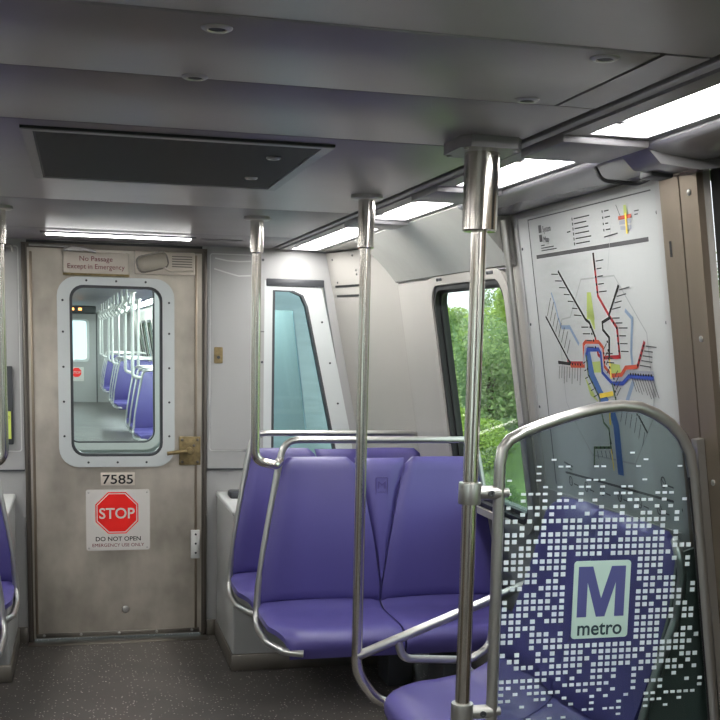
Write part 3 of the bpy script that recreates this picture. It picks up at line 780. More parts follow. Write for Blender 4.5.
# ------------------------------------------------------------------ side-facing bench under the map
t = thing('side_bench', 'purple side-facing bench under the transit map behind the glass screen', 'bench', (1.1, -2.95, 0))
def bench_back(a0, a1, b0, b1):
    def fn(u, v):
        z = .575 + (1.14 - .575) * v
        s = (a0 + (a1 - a0) * v) * (1 - u) + (b0 + (b1 - b0) * v) * u
        x = 1.19 + .135 * v + .02 * math.sin(PI * v) + .018 * (1 - (2 * u - 1) ** 2)
        if v > .86:
            e = .10 * ((v - .86) / .14) ** 2
            if a1 < 2.9: s += (1 - u) * e
            else: s -= u * e
        return Vector((x, -s, z))
    return fn
for k in ((2.475, 2.575, 2.949, 2.949), (2.951, 2.951, 3.44, 3.44)):
    bm = BM(); shell(bm, bench_back(*k), 12, 18, Vector((.035, 0, 0)), 1); fin('backrest', bm, 'purple', t, 60)
def bench_cush(s0, s1, o):
    def fn(u, v):
        d = interp([(0, 1.225), (.06, 1.19), (.2, 1.12), (.45, .99), (.7, .87), (.82, .815), (.90, .79), (.96, .782), (1, .786)], v)
        z = interp([(0, .595), (.06, .545), (.2, .508), (.45, .488), (.7, .482), (.82, .472), (.90, .455), (.96, .432), (1, .408)], v)
        a, b = s0, s1; k = smooth(max(0, (v - .5) / .5))
        if o < 0: a = s0 + .09 * k
        if o > 0: b = s1 - .09 * k
        s_ = a + (b - a) * u
        return Vector((d, -s_, z - .012 * (1 - (2 * u - 1) ** 2)))
    return fn
for s0, s1, o in ((2.455, 2.948, -1), (2.952, 3.44, 1)):
    bm = BM(); shell(bm, bench_cush(s0, s1, o), 14, 20, Vector((.02, 0, -.04)), 1); fin('cushion', bm, 'purple', t, 60)
bm = BM(); pts = fillet([(.86, -3.40, .43), (1.19, -3.46, .44), (1.235, -3.464, .62), (1.265, -3.464, .74), (1.325, -3.464, .93), (1.335, -3.464, 1.05), (1.322, -3.455, 1.112), (1.345, -3.40, 1.125)], .08); sweep(bm, pts, .0125, 12); fin('end_frame', bm, 'satin', t)
bm = BM(); prism(bm, [(1.10, .40), (1.22, .55), (1.315, .95), (1.325, 1.10), (1.385, 1.12), (1.415, .94), (1.49, .46), (1.49, .40)], 3.442, 3.452, lambda a, b, c: Vector((a, -c, b))); fin('added_end_panel', bm, 'dark_panel', t)  # added panel closing the dark gap to the wall, catches front light
bm = BM(); box(bm, 1.08, -3.38, .0, 1.30, -2.55, .44, bev=.015); fin('pedestal', bm, 'dark_grey', t)
bm = BM(); box(bm, 1.28, -3.35, .40, 1.44, -2.60, .50, bev=.01); fin('wall_bracket', bm, 'dark_grey', t)
bm = BM(); rod(bm, (.7225, -2.43, .562), (1.335, -2.43, .795), .0165, 16); rl_ = fin('arm_rail', bm, 'satin', t, label='sloping steel arm rail')
bm = BM(); sweep(bm, fillet([(.865, -2.43, .612), (.885, -2.43, .545), (1.13, -2.43, .528), (1.205, -2.43, .57), (1.225, -2.43, .748)], [0, .07, .06, .08, 0]), .0145, 12); fin('rail_loop', bm, 'satin', rl_)
bm = BM(); lathe(bm, None, [(.03, 0), (.03, .012), (.018, .016)], 18, lambda a, b, c: Vector((1.425 - c, -2.43 + a, .825 + b))); rod(bm, (1.325, -2.43, .791), (1.42, -2.43, .825), .0165, 14); fin('wall_mount', bm, 'satin', rl_)

# ------------------------------------------------------------------ glass screen with frosted pattern
t = thing('glass_screen', 'clear glass windscreen with steel frame, frosted dots and metro logo', 'glass screen', (1.1, -3.5, 0))
SC = lambda x, z, c: Vector((x, -3.5 - c, z))       # c towards the viewer
outline = [(.808, .30), (.8055, .70), (.802, 1.30)] + [(.8015, 1.345), (.807, 1.383), (.825, 1.406), (.86, 1.424), (.902, 1.440), (.95, 1.456), (1.0, 1.470), (1.059, 1.4845), (1.115, 1.4905), (1.167, 1.487), (1.213, 1.470), (1.253, 1.446), (1.288, 1.412), (1.312, 1.372), (1.328, 1.31), (1.356, 1.146), (1.39, .93), (1.424, .715), (1.482, .34), (1.47, .305), (1.44, .295), (.85, .285), (.815, .288)]
bm = BM(); sweep(bm, [SC(x, z, 0) for x, z in outline], .0145, 14, closed=True); fr_ = fin('frame', bm, 'satin', t)
bm = BM()
ctr = (1.11, .9); prism(bm, [(ctr[0] + (x - ctr[0]) * .985, ctr[1] + (z - ctr[1]) * .988) for x, z in outline], -.004, .004, SC); gl = fin('pane', bm, 'glass_screen', t)
bm = BM()                                           # rubber edge inside the right leg of the frame
strip(bm, [(x - .015, z) for x, z in outline[17:23]], .008, SC, .0055); fin('edge_seal', bm, 'black', t, recalc=False)
bm = BM()
PX, PZ = .0191, .01695
def dens(x, z):
    up = 1 - smooth(min(1, max(0, (z - 1.13) / .25)))
    dn = 1 - smooth(min(1, max(0, (.90 - z) / .27)))
    rt = 1 - .6 * smooth(min(1, max(0, (x - 1.20) / .14)))
    lf = 1 - .32 * smooth(min(1, max(0, (1.0 - x) / .17)))
    cl = .84 + .16 * math.sin(x * 61 + 1.3 * math.sin(z * 47)) * math.sin(z * 53 + math.sin(x * 39))
    core = max(0, 1 - max(abs(x - 1.085) / .15, abs(z - 1.0) / .17) ** 2)
    cl = cl + (1 - cl) * core
    return (.95 * up * dn * rt * lf * cl) + .08 * (1 if .62 < z < 1.37 else 0)
z = .56; j = 0
ix = [o for o in outline[2:19]]
def inside(x, z):
    if z > 1.36:
        top = interp([(a, b) for a, b in outline[6:17]], x); return .84 < x < 1.29 and z < top - .03
    return .825 < x < (1.328 + (1.31 - z) * .161) - .03
while z < 1.40:
    x = .826 + (0 if True else PX / 2)
    hh = .0104 if z < 1.2 else (.0104 - .0062 * min(1, (z - 1.2) / .1))
    if z < .84: hh = max(.0045, .0104 - .006 * (.84 - z) / .16)
    while x < 1.46:
        if inside(x, z) and not (.990 < x < 1.180 and .885 < z < 1.113):
            if rnd.random() < dens(x, z):
                w = .0120
                box(bm, x - w / 2, -3.5 - .0062, z - hh / 2, x + w / 2, -3.5 - .0040, z + hh / 2)
        x += PX
    z += PZ
fin('dot_pattern', bm, 'dot', gl)
bm = BM(); prism(bm, rr(1.0085, .9005, 1.1635, 1.1005, .009), .004, .0066, SC); sg = fin('logo_plate', bm, 'frost', gl, label='pale frosted plate with M and metro')
bm = BM()
x0, x1, z0, z1 = 1.0205, 1.1495, .9565, 1.0865
def mm(u, v): return (x0 + (x1 - x0) * u, z0 + (z1 - z0) * v)
Mloop = [mm(*p) for p in [(0, 0), (.0, 1), (.30, 1), (.50, .36), (.70, 1), (1, 1), (1, 0), (.80, 0), (.80, .69), (.59, 0), (.41, 0), (.20, .69), (.20, 0)]]
prism(bm, Mloop, .0066, .0076, SC); fin('letter', bm, 'logo', sg)
bm = BM(); text(bm, 'metro', 1.0855, .929, .039, SC, .0068, width=.122, bold=.012); fin('lettering', bm, 'logo_ink', sg, recalc=False)
# clamps to the pole
for zc in (1.276, .722):
    bm = BM(); lathe(bm, (.727, -3.5, zc), [(.0185, -.026), (.027, -.026), (.028, -.022), (.028, .022), (.027, .026), (.0185, .026)], 24)
    rod(bm, (.745, -3.5, zc), (.803, -3.5, zc), .0175, 16); sweep(bm, [(.800, -3.5, zc), (.816, -3.5, zc), (.826, -3.5, zc)], .012, 14)
    c_ = fin('clamp', bm, 'satin', t)
    bm = BM(); lathe(bm, None, [(.008, 0), (.008, .004), (.004, .004), (.003, .001), (0, .001)], 14, lambda a, b, c: Vector((.776 + a, -3.517 - c, zc + b))); fin('screw', bm, 'dark_grey', c_)
bm = BM(); prism(bm, [(3.478, .30), (3.505, .30), (3.505, 1.41), (3.478, 1.41)], .009, .030, WR); fin('wall_channel', bm, 'satin', t)

# ------------------------------------------------------------------ transit map on the right wall
t = thing('transit_map', 'large white transit map poster framed on the leaning right wall', 'map', WR(2.9, 1.6, 0))
bm = BM(); prism(bm, [(2.40, 1.12), (3.372, 1.12), (3.372, 2.058), (2.40, 2.058)], -.003, .0005, WR); bd = fin('backing', bm, 'map_white', t)
bm = BM(); ring(bm, [(3.385, 2.062), (2.392, 2.062), (2.392, 1.06), (3.385, 1.06)], [(3.36, 2.05), (2.415, 2.05), (2.415, 1.135), (3.36, 1.135)], -.002, .006, WR); fr_ = fin('frame', bm, 'plastic_grey', t)
screws(((2.428, 1.95), (2.428, 1.70), (2.428, 1.42), (3.352, 1.98), (3.352, 1.70), (3.352, 1.42), (3.352, 1.20)), WR, fr_, r=.005, c=.0)
bm = BM(); rod(bm, WR(2.362, 2.055, .03), WR(2.362, .96, .03), .013, 14); fin('corner_tube', bm, 'satin', t)
C0 = .0012
def lines(name, m, items, parent=None):
    global C0
    if len(items) < 8:
        for pts, w in items:
            bm = BM(); strip(bm, pts, w, WR, C0); o = fin(name, bm, m, parent or t, recalc=False)
    else:
        bm = BM()
        for pts, w in items: strip(bm, pts, w, WR, C0)
        o = fin(name, bm, m, parent or t, recalc=False); o['kind'] = 'stuff'
    C0 += .00012
    return o
def polys(name, m, items):
    global C0
    for pts in items:
        bm = BM(); bm.faces.new(addverts(bm, [WR(a, b, C0) for a, b in pts])); o = fin(name, bm, m, t, recalc=False)
    C0 += .00012
    return o
lines('border_line', 'ink_grey', [([(2.502, 2.04), (2.502, 1.16)], .006), ([(2.502, 2.038), (3.33, 2.038)], .0035)])
lines('header_bar', 'ink_grey', [([(2.542, 1.917), (3.297, 1.917)], .012)])
lines('footer_bar', 'ink_grey', [([(2.592, 1.212), (3.307, 1.217)], .007)])
polys('park_area', 'm_park', [[(2.893, 1.793), (2.92, 1.792), (2.928, 1.712), (2.874, 1.713)], [(2.876, 1.741), (2.921, 1.74), (2.926, 1.685), (2.917, 1.682)], [(2.816, 1.543), (2.853, 1.508), (2.9, 1.463), (2.847, 1.482)], [(2.878, 1.585), (2.95, 1.59), (2.949, 1.556), (2.885, 1.553)], [(3.004, 1.585), (3.063, 1.582), (3.068, 1.548), (3.001, 1.542)]])
lines('beltway_line', 'm_grey', [([(2.66, 1.69), (2.693, 1.715), (2.757, 1.721), (2.861, 1.832), (3.08, 1.833), (3.203, 1.71), (3.241, 1.673), (3.248, 1.492), (3.232, 1.437), (3.101, 1.297), (2.818, 1.294), (2.736, 1.366), (2.66, 1.45), (2.66, 1.69)], .0045), ([(3.09, 1.97), (3.045, 1.85)], .002)])
lines('stream', 'm_stream', [([(2.682, 1.69), (2.745, 1.69), (2.801, 1.637)], .013), ([(3.127, 1.736), (3.165, 1.713), (3.141, 1.621), (3.141, 1.574)], .012), ([(3.139, 1.539), (3.086, 1.477)], .016), ([(2.63, 1.80), (2.65, 1.765), (2.665, 1.72), (2.682, 1.69)], .008)])
lines('river', 'm_water', [([(2.855, 1.616), (2.872, 1.541), (2.92, 1.486), (2.982, 1.447), (3.003, 1.40), (3.003, 1.253)], .038)])
lines('red_line', 'm_red', [([(2.962, 1.904), (2.964, 1.842), (2.966, 1.78), (3.026, 1.722), (3.068, 1.687), (3.069, 1.605), (2.952, 1.599), (2.929, 1.608), (2.921, 1.66)], .011), ([(3.169, 1.578), (3.225, 1.65)], .011), ([(2.70, 1.584), (2.723, 1.577), (2.817, 1.579)], .013)])
lines('dark_line', 'ink', [([(2.701, 1.865), (2.761, 1.808), (2.866, 1.713), (2.891, 1.703), (2.921, 1.66)], .009), ([(3.103, 1.806), (3.027, 1.725), (3.025, 1.715), (2.978, 1.703), (2.977, 1.682), (3.013, 1.66), (3.001, 1.6)], .009), ([(2.566, 1.726), (2.711, 1.587), (2.728, 1.577)], .008), ([(2.628, 1.578), (2.727, 1.575)], .010), ([(3.149, 1.442), (3.194, 1.396)], .008), ([(2.962, 1.904), (2.964, 1.86)], .010)])
lines('orange_line', 'm_orange', [([(2.723, 1.569), (2.822, 1.572), (2.834, 1.637), (2.851, 1.646), (2.941, 1.646), (2.966, 1.63), (2.963, 1.575), (3.009, 1.549), (3.069, 1.554), (3.099, 1.575), (3.169, 1.58)], .012)])
lines('silver_line', 'm_silver', [([(2.82, 1.577), (2.844, 1.628), (2.863, 1.635), (2.939, 1.635), (2.956, 1.623), (2.955, 1.565), (3.007, 1.538), (3.074, 1.542), (3.11, 1.563), (3.261, 1.565)], .010)])
lines('blue_line', 'm_blue', [([(2.850, 1.606), (2.858, 1.622), (2.937, 1.624), (2.948, 1.613), (2.946, 1.556), (3.005, 1.526), (3.072, 1.529), (3.114, 1.551), (3.259, 1.551)], .012)])
lines('yellow_line', 'm_yellow', [([(2.912, 1.484), (3.005, 1.497)], .014), ([(3.002, 1.60), (3.002, 1.54)], .008), ([(2.956, 1.331), (2.961, 1.262)], .006), ([(2.975, 1.475), (2.965, 1.40)], .010)])
lines('south_line', 'm_green', [([(2.848, 1.606), (2.847, 1.546), (2.911, 1.479), (2.911, 1.447), (2.923, 1.404), (2.954, 1.388), (2.956, 1.331), (2.839, 1.319), (2.825, 1.262)], .008), ([(3.005, 1.527), (3.02, 1.473), (3.086, 1.474)], .008)])
# stations and name strokes
tick = []; dots = []
def names(pts, n, dx, dz, L, both=False):
    P = [Vector(p) for p in pts]
    seg = [(P[i + 1] - P[i]).length for i in range(len(P) - 1)]; tot = sum(seg)
    for k in range(n):
        d = tot * (k + .5) / n; i = 0
        while i < len(seg) - 1 and d > seg[i]: d -= seg[i]; i += 1
        p = P[i].lerp(P[i + 1], d / seg[i]); dots.append((p.x, p.y))
        l = L * rnd.uniform(.7, 1.15)
        tick.append(([(p.x + dx * .012, p.y + dz * .012), (p.x + dx * (.012 + l), p.y + dz * (.012 + l))], .0032))
names([(2.964, 1.89), (2.966, 1.78)], 5, 1, .02, .045); names([(3.026, 1.722), (3.068, 1.687), (3.069, 1.61)], 6, 1, 0, .05)
names([(2.701, 1.865), (2.866, 1.713)], 7, -1, .05, .05); names([(2.891, 1.70), (2.921, 1.62)], 4, -1, 0, .05)
names([(3.103, 1.80), (3.03, 1.73)], 4, 1, .1, .06); names([(3.0, 1.66), (3.0, 1.56)], 4, -.5, -.4, .04)
names([(2.566, 1.726), (2.711, 1.59)], 8, .55, .75, .075); names([(2.63, 1.575), (2.81, 1.575)], 9, -.25, -.8, .06)
names([(3.169, 1.578), (3.225, 1.645)], 5, 1, -.05, .06); names([(3.12, 1.558), (3.255, 1.558)], 9, .4, -.75, .07)
names([(2.848, 1.60), (2.847, 1.546), (2.911, 1.479)], 6, -.7, -.2, .03); names([(2.954, 1.388), (2.956, 1.331), (2.84, 1.32)], 6, .2, -.8, .03)
names([(3.05, 1.474), (3.149, 1.442), (3.194, 1.396)], 6, -.35, -.7, .06); names([(2.97, 1.62), (2.97, 1.58)], 3, 1, 0, .05); names([(3.02, 1.55), (3.02, 1.475)], 4, .6, .5, .05)
lines('station_name', 'ink_grey', tick)
bm = BM()
for a, b in dots: bm.faces.new(addverts(bm, [WR(a + .0042 * math.cos(2 * PI * k / 8), b + .0042 * math.sin(2 * PI * k / 8), C0) for k in range(8)]))
fin('station_dot', bm, 'ink', t, recalc=False); C0 += .0001
# heading, legend and inset
bm = BM(); text(bm, 'System', 2.618, 2.000, .020, WR, C0, 'LEFT', width=.062, depth=.0003); text(bm, 'Map', 2.618, 1.968, .020, WR, C0, 'LEFT', width=.042, depth=.0003); fin('heading', bm, 'ink_grey', t, recalc=False)
polys('heading_emblem', 'ink_grey', [[(2.585, 1.990), (2.608, 1.990), (2.608, 2.014), (2.585, 2.014)], [(2.585, 1.962), (2.608, 1.962), (2.608, 1.984), (2.585, 1.984)]])
lg = []
for k in range(6):
    z_ = 2.010 - k * .0145; lg.append(([(2.842, z_), (2.848, z_)], .009)); lg.append(([(2.856, z_), (2.856 + rnd.uniform(.07, .13), z_)], .0035))
for k in range(4):
    z_ = 2.012 - k * .017; lg.append(([(3.045, z_), (3.051, z_)], .007)); lg.append(([(3.06, z_), (3.06 + rnd.uniform(.015, .035), z_)], .0035))
for k in range(3): lg.append(([(2.592, 1.950 - k * .008), (2.592 + (.03, .10, .12)[k], 1.950 - k * .008)], .003))
lg += [([(2.80, 1.975), (2.825, 1.976)], .004), ([(3.045, 1.942), (3.13, 1.946)], .0035), ([(3.235, 1.995), (3.262, 1.995)], .003), ([(3.235, 1.986), (3.255, 1.986)], .003), ([(2.592, 1.247), (2.66, 1.238)], .005), ([(2.60, 1.234), (2.65, 1.226)], .003)]
lines('legend_text', 'ink_grey', lg)
polys('inset_green', 'm_park', [[(3.178, 2.016), (3.192, 2.016), (3.196, 1.982), (3.174, 1.982)]])
lines('inset_orange', 'm_orange', [([(3.142, 1.985), (3.218, 1.985)], .010)]); lines('inset_grey', 'm_silver', [([(3.146, 1.972), (3.214, 1.972)], .010), ([(3.15, 1.958), (3.18, 1.956)], .010), ([(3.192, 1.957), (3.214, 1.956)], .010)])
lines('inset_yellow', 'm_yellow', [([(3.186, 1.995), (3.186, 1.940)], .010)]); lines('inset_pointer', 'ink_grey', [([(3.135, 2.022), (3.158, 1.985)], .0025)])
ic = []
for s_, z_ in ((2.634, 1.188), (2.752, 1.184), (2.868, 1.188), (2.985, 1.186), (3.11, 1.185), (3.225, 1.184), (3.262, 1.265)):
    bm = BM(); ring(bm, [(s_ + .014 * math.cos(2 * PI * k / 14), z_ + .017 * math.sin(2 * PI * k / 14)) for k in range(14)], [(s_ + .010 * math.cos(2 * PI * k / 14), z_ + .013 * math.sin(2 * PI * k / 14)) for k in range(14)], C0, C0 + .0003, WR); fin('pictogram', bm, 'ink_grey', t)
    ic.append(([(s_ + .022, z_ - .006), (s_ + .055, z_ - .008)], .004))
    ic.append(([(s_ - .008, z_ + .008), (s_ + .008, z_ - .008)], .003))
lines('footer_text', 'ink_grey', ic)
# ledge between map and bench back
bm = BM(); prism(bm, [(2.40, 1.045), (3.46, 1.045), (3.46, 1.062), (2.40, 1.062)], 0, .03, WR)
struct('trim_map_ledge', bm, 'plastic', 'pale ledge below the transit map', 'ledge')

# ------------------------------------------------------------------ doorway post and side door at the right
def doorway(sx, full):
    f = WR if sx > 0 else WL
    sd = 'beside the transit map' if sx > 0 else 'opposite the map'
    t = thing('doorway_post', 'bronze toned steel doorway post %s' % sd, 'post', f(3.47, 0, 0))
    bm = BM(); prism(bm, [(3.388, .0), (3.482, .0), (3.482, 2.066), (3.388, 2.066)], 0, .008, f); fin('front_plate', bm, 'post_steel', t)
    bm = BM(); prism(bm, [(3.488, .0), (3.566, .0), (3.566, 2.066), (3.488, 2.066)], -.01, .008, f); sp = fin('side_plate', bm, 'post_steel', t)
    bm = BM(); prism(bm, [(3.480, .0), (3.490, .0), (3.490, 2.066), (3.480, 2.066)], -.01, .004, f); fin('seam', bm, 'dark_grey', t)
    screws([(3.53, z_) for z_ in (2.01, 1.66, 1.30, .95)], f, sp, 'satin', .008, .004, .008)
    if full:
        bm = BM(); text(bm, '1', 3.42, 1.885, .042, f, .0082, bold=.0, width=.010); fin('numeral', bm, 'ink', t, recalc=False)
    dt = thing('door_%d' % (2 if sx > 0 else 3), 'black edged sliding side door %s' % sd, 'door', f(4.2, 0, -.04), None, 'structure')
    bm = BM(); prism(bm, [(3.566, .0), (3.80, .0), (3.80, 2.09), (3.566, 2.09)], -.09, -.03, f); prism(bm, [(4.77, .0), (4.86, .0), (4.86, 2.09), (4.77, 2.09)], -.09, -.03, f); prism(bm, [(4.18, 0), (4.24, 0), (4.24, 2.09), (4.18, 2.09)], -.07, -.04, f); fin('gasket', bm, 'black', dt)
    for a, b in ((3.80, 4.18), (4.24, 4.77)):
        bm = BM(); inn = rr(a + .1, .95, b - .1, 1.85, .08); ring(bm, corners_to(inn, a, 0, b, 2.09), inn, -.085, -.05, f); lf = fin('leaf', bm, 'post_steel', dt)
        bm = BM(); prism(bm, rr(a + .09, .94, b - .09, 1.86, .08), -.070, -.064, f); fin('pane', bm, 'glass_side', lf)
doorway(1, True); doorway(-1, False)

# ------------------------------------------------------------------ the next car, seen through the end door window
ORD = ['nearest', 'second', 'third', 'fourth', 'fifth', 'sixth', 'seventh', 'eighth', 'ninth', 'tenth', 'eleventh', 'twelfth']
YAW = R(.75); PIV = Vector((0, .5, 0))
RM = Matrix.Rotation(YAW, 3, 'Z')
def NX(x, y, z): return RM @ (Vector((x, y, z)) - PIV) + PIV
def nbox(bm, *a, **k): box(bm, *a, f=NX, **k)
Y0, Y1 = .95, 21.2
bm = BM(); nbox(bm, -1.55, Y0, -.06, 1.55, Y1, 0); struct('floor_next_car', bm, 'floor', 'dark floor of the next car beyond the end door', 'floor')
bm = BM(); nbox(bm, -1.55, Y0, H, 1.55, Y1, H + .05); struct('ceiling_next_car', bm, 'ceiling', 'grey ceiling of the next car beyond the end door', 'ceiling')
for sx, nm in ((1, 'right'), (-1, 'left')):
    bm = BM()
    f = lambda s, z, c: NX(sx * (XW(z) - c), s, z)
    k = Y0
    segs = [Y0, 3.2, 4.6, 6.1, 7.6, 9.1, 10.4, 12.0, 13.5, 15.0, 16.4, 18.0, 19.5, Y1]
    wins = []
    for i, (a, b) in enumerate(zip(segs, segs[1:])):
        if i in (0, 12): prism(bm, [(a, 0), (b, 0), (b, H), (a, H)], -.05, 0, f)
        else:
            w = (a + .22, .95, b - .22, 1.86); wins.append(w)
            inn = rr(*w, .09, 4); ring(bm, corners_to(inn, a, .0, b, H), inn, -.05, 0, f)
    struct('wall_next_car_' + nm, bm, 'plastic', 'pale side wall of the next car, %s side' % nm, 'wall')
    for q, w in enumerate(wins):
        wt = thing('window_%d' % (10 + q + (0 if sx > 0 else 11)), 'side window of the next car, %s side, %s from its near end' % (nm, ORD[q]), 'window', f((w[0] + w[2]) / 2, w[1], 0), None, 'structure')
        bm = BM(); prism(bm, rr(*w, .09, 4), -.03, -.026, f); fin('pane', bm, 'glass_side', wt)
        bm = BM(); ring(bm, rr(w[0] - .02, w[1] - .02, w[2] + .02, w[3] + .02, .1, 4), rr(w[0] + .03, w[1] + .03, w[2] - .03, w[3] - .03, .08, 4), -.01, .008, f); fin('gasket', bm, 'black', wt)
    for q in range(6):
        a = 1.6 + q * 3.2
        lt = thing('ceiling_light', 'ceiling light in the next car, %s side, %s from its near end' % (nm, ['first', 'second', 'third', 'fourth', 'fifth', 'sixth'][q]), 'ceiling light', NX(sx * .95, a + 1.4, H), 'ceiling lights of the next car')
        bm = BM(); x0_, x1_ = sorted((sx * .88, sx * 1.03)); nbox(bm, x0_, a, H - .02, x1_, a + 2.8, H - .008); fin('diffuser', bm, 'lamp_far', lt)
        bm = BM(); x0_, x1_ = sorted((sx * .85, sx * 1.06)); nbox(bm, x0_, a - .04, H - .008, x1_, a + 2.84, H + .002); fin('frame', bm, 'housing', lt)
# its end wall facing us
bm = BM()
fe = lambda x, z, c: NX(x, Y0 + c, z)
inn = rr(-.275, .955, .275, 1.955, .09); ring(bm, corners_to(inn, -.78, -.05, .78, 2.2), inn, 0, .05, fe)
for sx in (1, -1):
    prism(bm, [(sx * .78, -.05), (sx * 1.5, -.05), (sx * 1.5, 1.02), (sx * .78, 1.02)], 0, .05, fe)
    prism(bm, [(sx * .78, 1.80), (sx * 1.30, 1.80), (sx * 1.20, 2.2), (sx * .78, 2.2)], 0, .05, fe)
    prism(bm, [(sx * 1.22, 1.02), (sx * 1.5, 1.02), (sx * 1.35, 1.80), (sx * 1.12, 1.80)], 0, .05, fe)
struct('wall_next_car_end', bm, 'ext_steel', 'steel end of the next car seen across the gap through the teal window', 'wall')
bm = BM()
for sx in (1, -1): prism(bm, [(sx * .78, 1.02), (sx * 1.22, 1.02), (sx * 1.12, 1.80), (sx * .78, 1.80)], .02, .026, fe)
struct('window_next_car_end', bm, 'glass_teal', 'teal end windows of the next car', 'window')
bm = BM(); ring(bm, rr(-.30, .93, .30, 1.985, .10), rr(-.262, .972, .262, 1.945, .07), -.010, .0, fe); struct('trim_next_door_frame', bm, 'alu', 'pale window frame of the facing door of the next car', 'door frame')
bm = BM(); prism(bm, rr(-.268, .962, .268, 1.95, .065), .02, .026, fe); struct('window_next_door', bm, 'glass', 'pane in the facing door of the next car', 'window')
bm = BM(); ring(bm, rr(-.266, .968, .266, 1.949, .07), rr(-.252, .982, .252, 1.935, .06), .0, .03, fe); struct('trim_next_door_gasket', bm, 'dark_grey', 'dark gasket in the facing door of the next car', 'door frame')
# far end of the next car
bm = BM(); ff = lambda x, z, c: NX(x, Y1 - .1 - c, z)
inn = rr(-.245, .985, .245, 1.888, .09); ring(bm, corners_to(inn, -.45, 0, .45, 2.05), inn, 0, .03, ff)
fd = thing('door_4', 'grey door at the far end of the next car', 'door', NX(0, Y1 - .1, 0), None, 'structure'); fin('leaf', bm, 'plastic_grey', fd)
bm = BM(); ring(bm, rr(-.298, .937, .298, 1.922, .10), rr(-.236, .993, .236, 1.880, .07), .03, .04, ff); fin('window_frame', bm, 'alu', fd)
bm = BM(); prism(bm, rr(-.23, .998, .23, 1.874, .065), .01, .016, ff); fin('window_pane', bm, 'glass_teal', fd)
bm = BM(); prism(bm, [(-1.5, 0), (-.45, 0), (-.45, 2.05), (.45, 2.05), (.45, 0), (1.5, 0), (1.5, H), (-1.5, H)], -.03, 0, ff); struct('wall_next_car_far', bm, 'plastic_grey', 'far bulkhead of the next car', 'wall')
bm = BM()
for sx in (1, -1):
    a, b = sorted((sx * .45, sx * .475)); box(bm, a, Y1 - .14, 0, b, Y1 - .10, 2.06, f=NX)
struct('trim_far_jamb', bm, 'dark_grey', 'dark jamb of the door at the far end of the next car', 'door frame')
st = thing('stop_sign', 'tiny STOP sign on the far door seen through the door window', 'sign', NX(0, Y1 - .15, .65))
bm = BM(); prism(bm, rr(-.166, .488, .166, .815, .012), .031, .036, ff); fin('plate', bm, 'sign_white', st)
bm = BM(); prism(bm, [(r_[0] + .006, r_[1]) for r_ in octo(.115)], .036, .038, ff); fin('octagon', bm, 'red', st)
bm = BM(); text(bm, 'STOP', 0, .69, .058, ff, .0385, width=.185, bold=.014); fin('stop_lettering', bm, 'sign_white', st, recalc=False)
# LED sign box
t = thing('display_sign', 'dark overhead display box with orange text in the next car', 'display', NX(-.3, 11.5, 2.0))
bm = BM(); nbox(bm, -.95, 11.4, 1.90, .20, 11.7, 2.02, bev=.02); fin('body', bm, 'dark_grey', t)
bm = BM()
for k, wd_ in enumerate((.07, .04, .09, .03, .06)): box(bm, -.40 + k * .085, .001, 1.95, -.40 + k * .085 + wd_ * .8, .004, 1.985, lambda x, c, z: NX(x, 11.4 - c, z))
fin('lettering', bm, 'led_text', t)
# seats and poles of the next car
far = make_seats(1, 'x', 'blue seats of the next car', True)
rows = [7.3, 8.1, 8.9, 12.9, 13.7, 14.5, 17.9, 18.7, 19.5]
for i, y in enumerate(rows):
    o = far if i == 0 else copy_tree(far)
    o.location = NX(.50, y, 0); o.rotation_euler.z = YAW
    o['label'] = '%s row of blue seats in the next car, counted from the end door window' % ORD[i]
farl = make_seats(-1, 'x', 'blue seats of the next car, other side', True)
for i, y in enumerate([12.9, 14.5, 18.7]):
    o = farl if i == 0 else copy_tree(farl)
    o.location = NX(-.50, y, 0); o.rotation_euler.z = YAW
    o['label'] = '%s seat row on the other side of the aisle in the next car' % ORD[i]
px = [(.49, 7.25), (.49, 8.85), (.72, 9.9), (.49, 12.85), (.49, 14.45), (.72, 15.6), (.49, 17.85), (.49, 19.4)]
base = None
for i, (x, y) in enumerate(px):
    if base is None:
        base = thing('grab_pole', 'x', 'pole', (0, 0, 0), 'grab poles of the next car')
        bm = BM(); sweep(bm, fillet([(0, 0, H), (0, 0, 1.14), (.09, 0, 1.12)], .07), .021, 10); fin('tube', bm, 'white', base)
        bm = BM(); lathe(bm, (0, 0, H), [(.05, 0), (.05, -.012), (.028, -.014), (.028, -.14), (.019, -.142)], 16); fin('sleeve', bm, 'satin', base)
        o = base
    else: o = copy_tree(base)
    o.location = NX(x, y, 0); o['label'] = '%s grab pole in the next car, counted from the end door window' % ORD[i]
strap0 = None
for i in range(9):
    y = 5.6 + i * 1.0
    if strap0 is None:
        strap0 = thing('hand_strap', 'x', 'hand strap', (0, 0, 0), 'hand straps of the next car')
        bm = BM(); sweep(bm, fillet([(0, 0, H), (.0, 0, 1.97), (.05, .0, 1.90), (0, 0, 1.83), (-.05, 0, 1.90), (0, 0, 1.96)], .02), .012, 8); fin('loop', bm, 'white', strap0)
        o = strap0
    else: o = copy_tree(strap0)
    o.location = NX(.34, y, 0); o['label'] = '%s hand strap along the ceiling of the next car from its near end' % ORD[i]

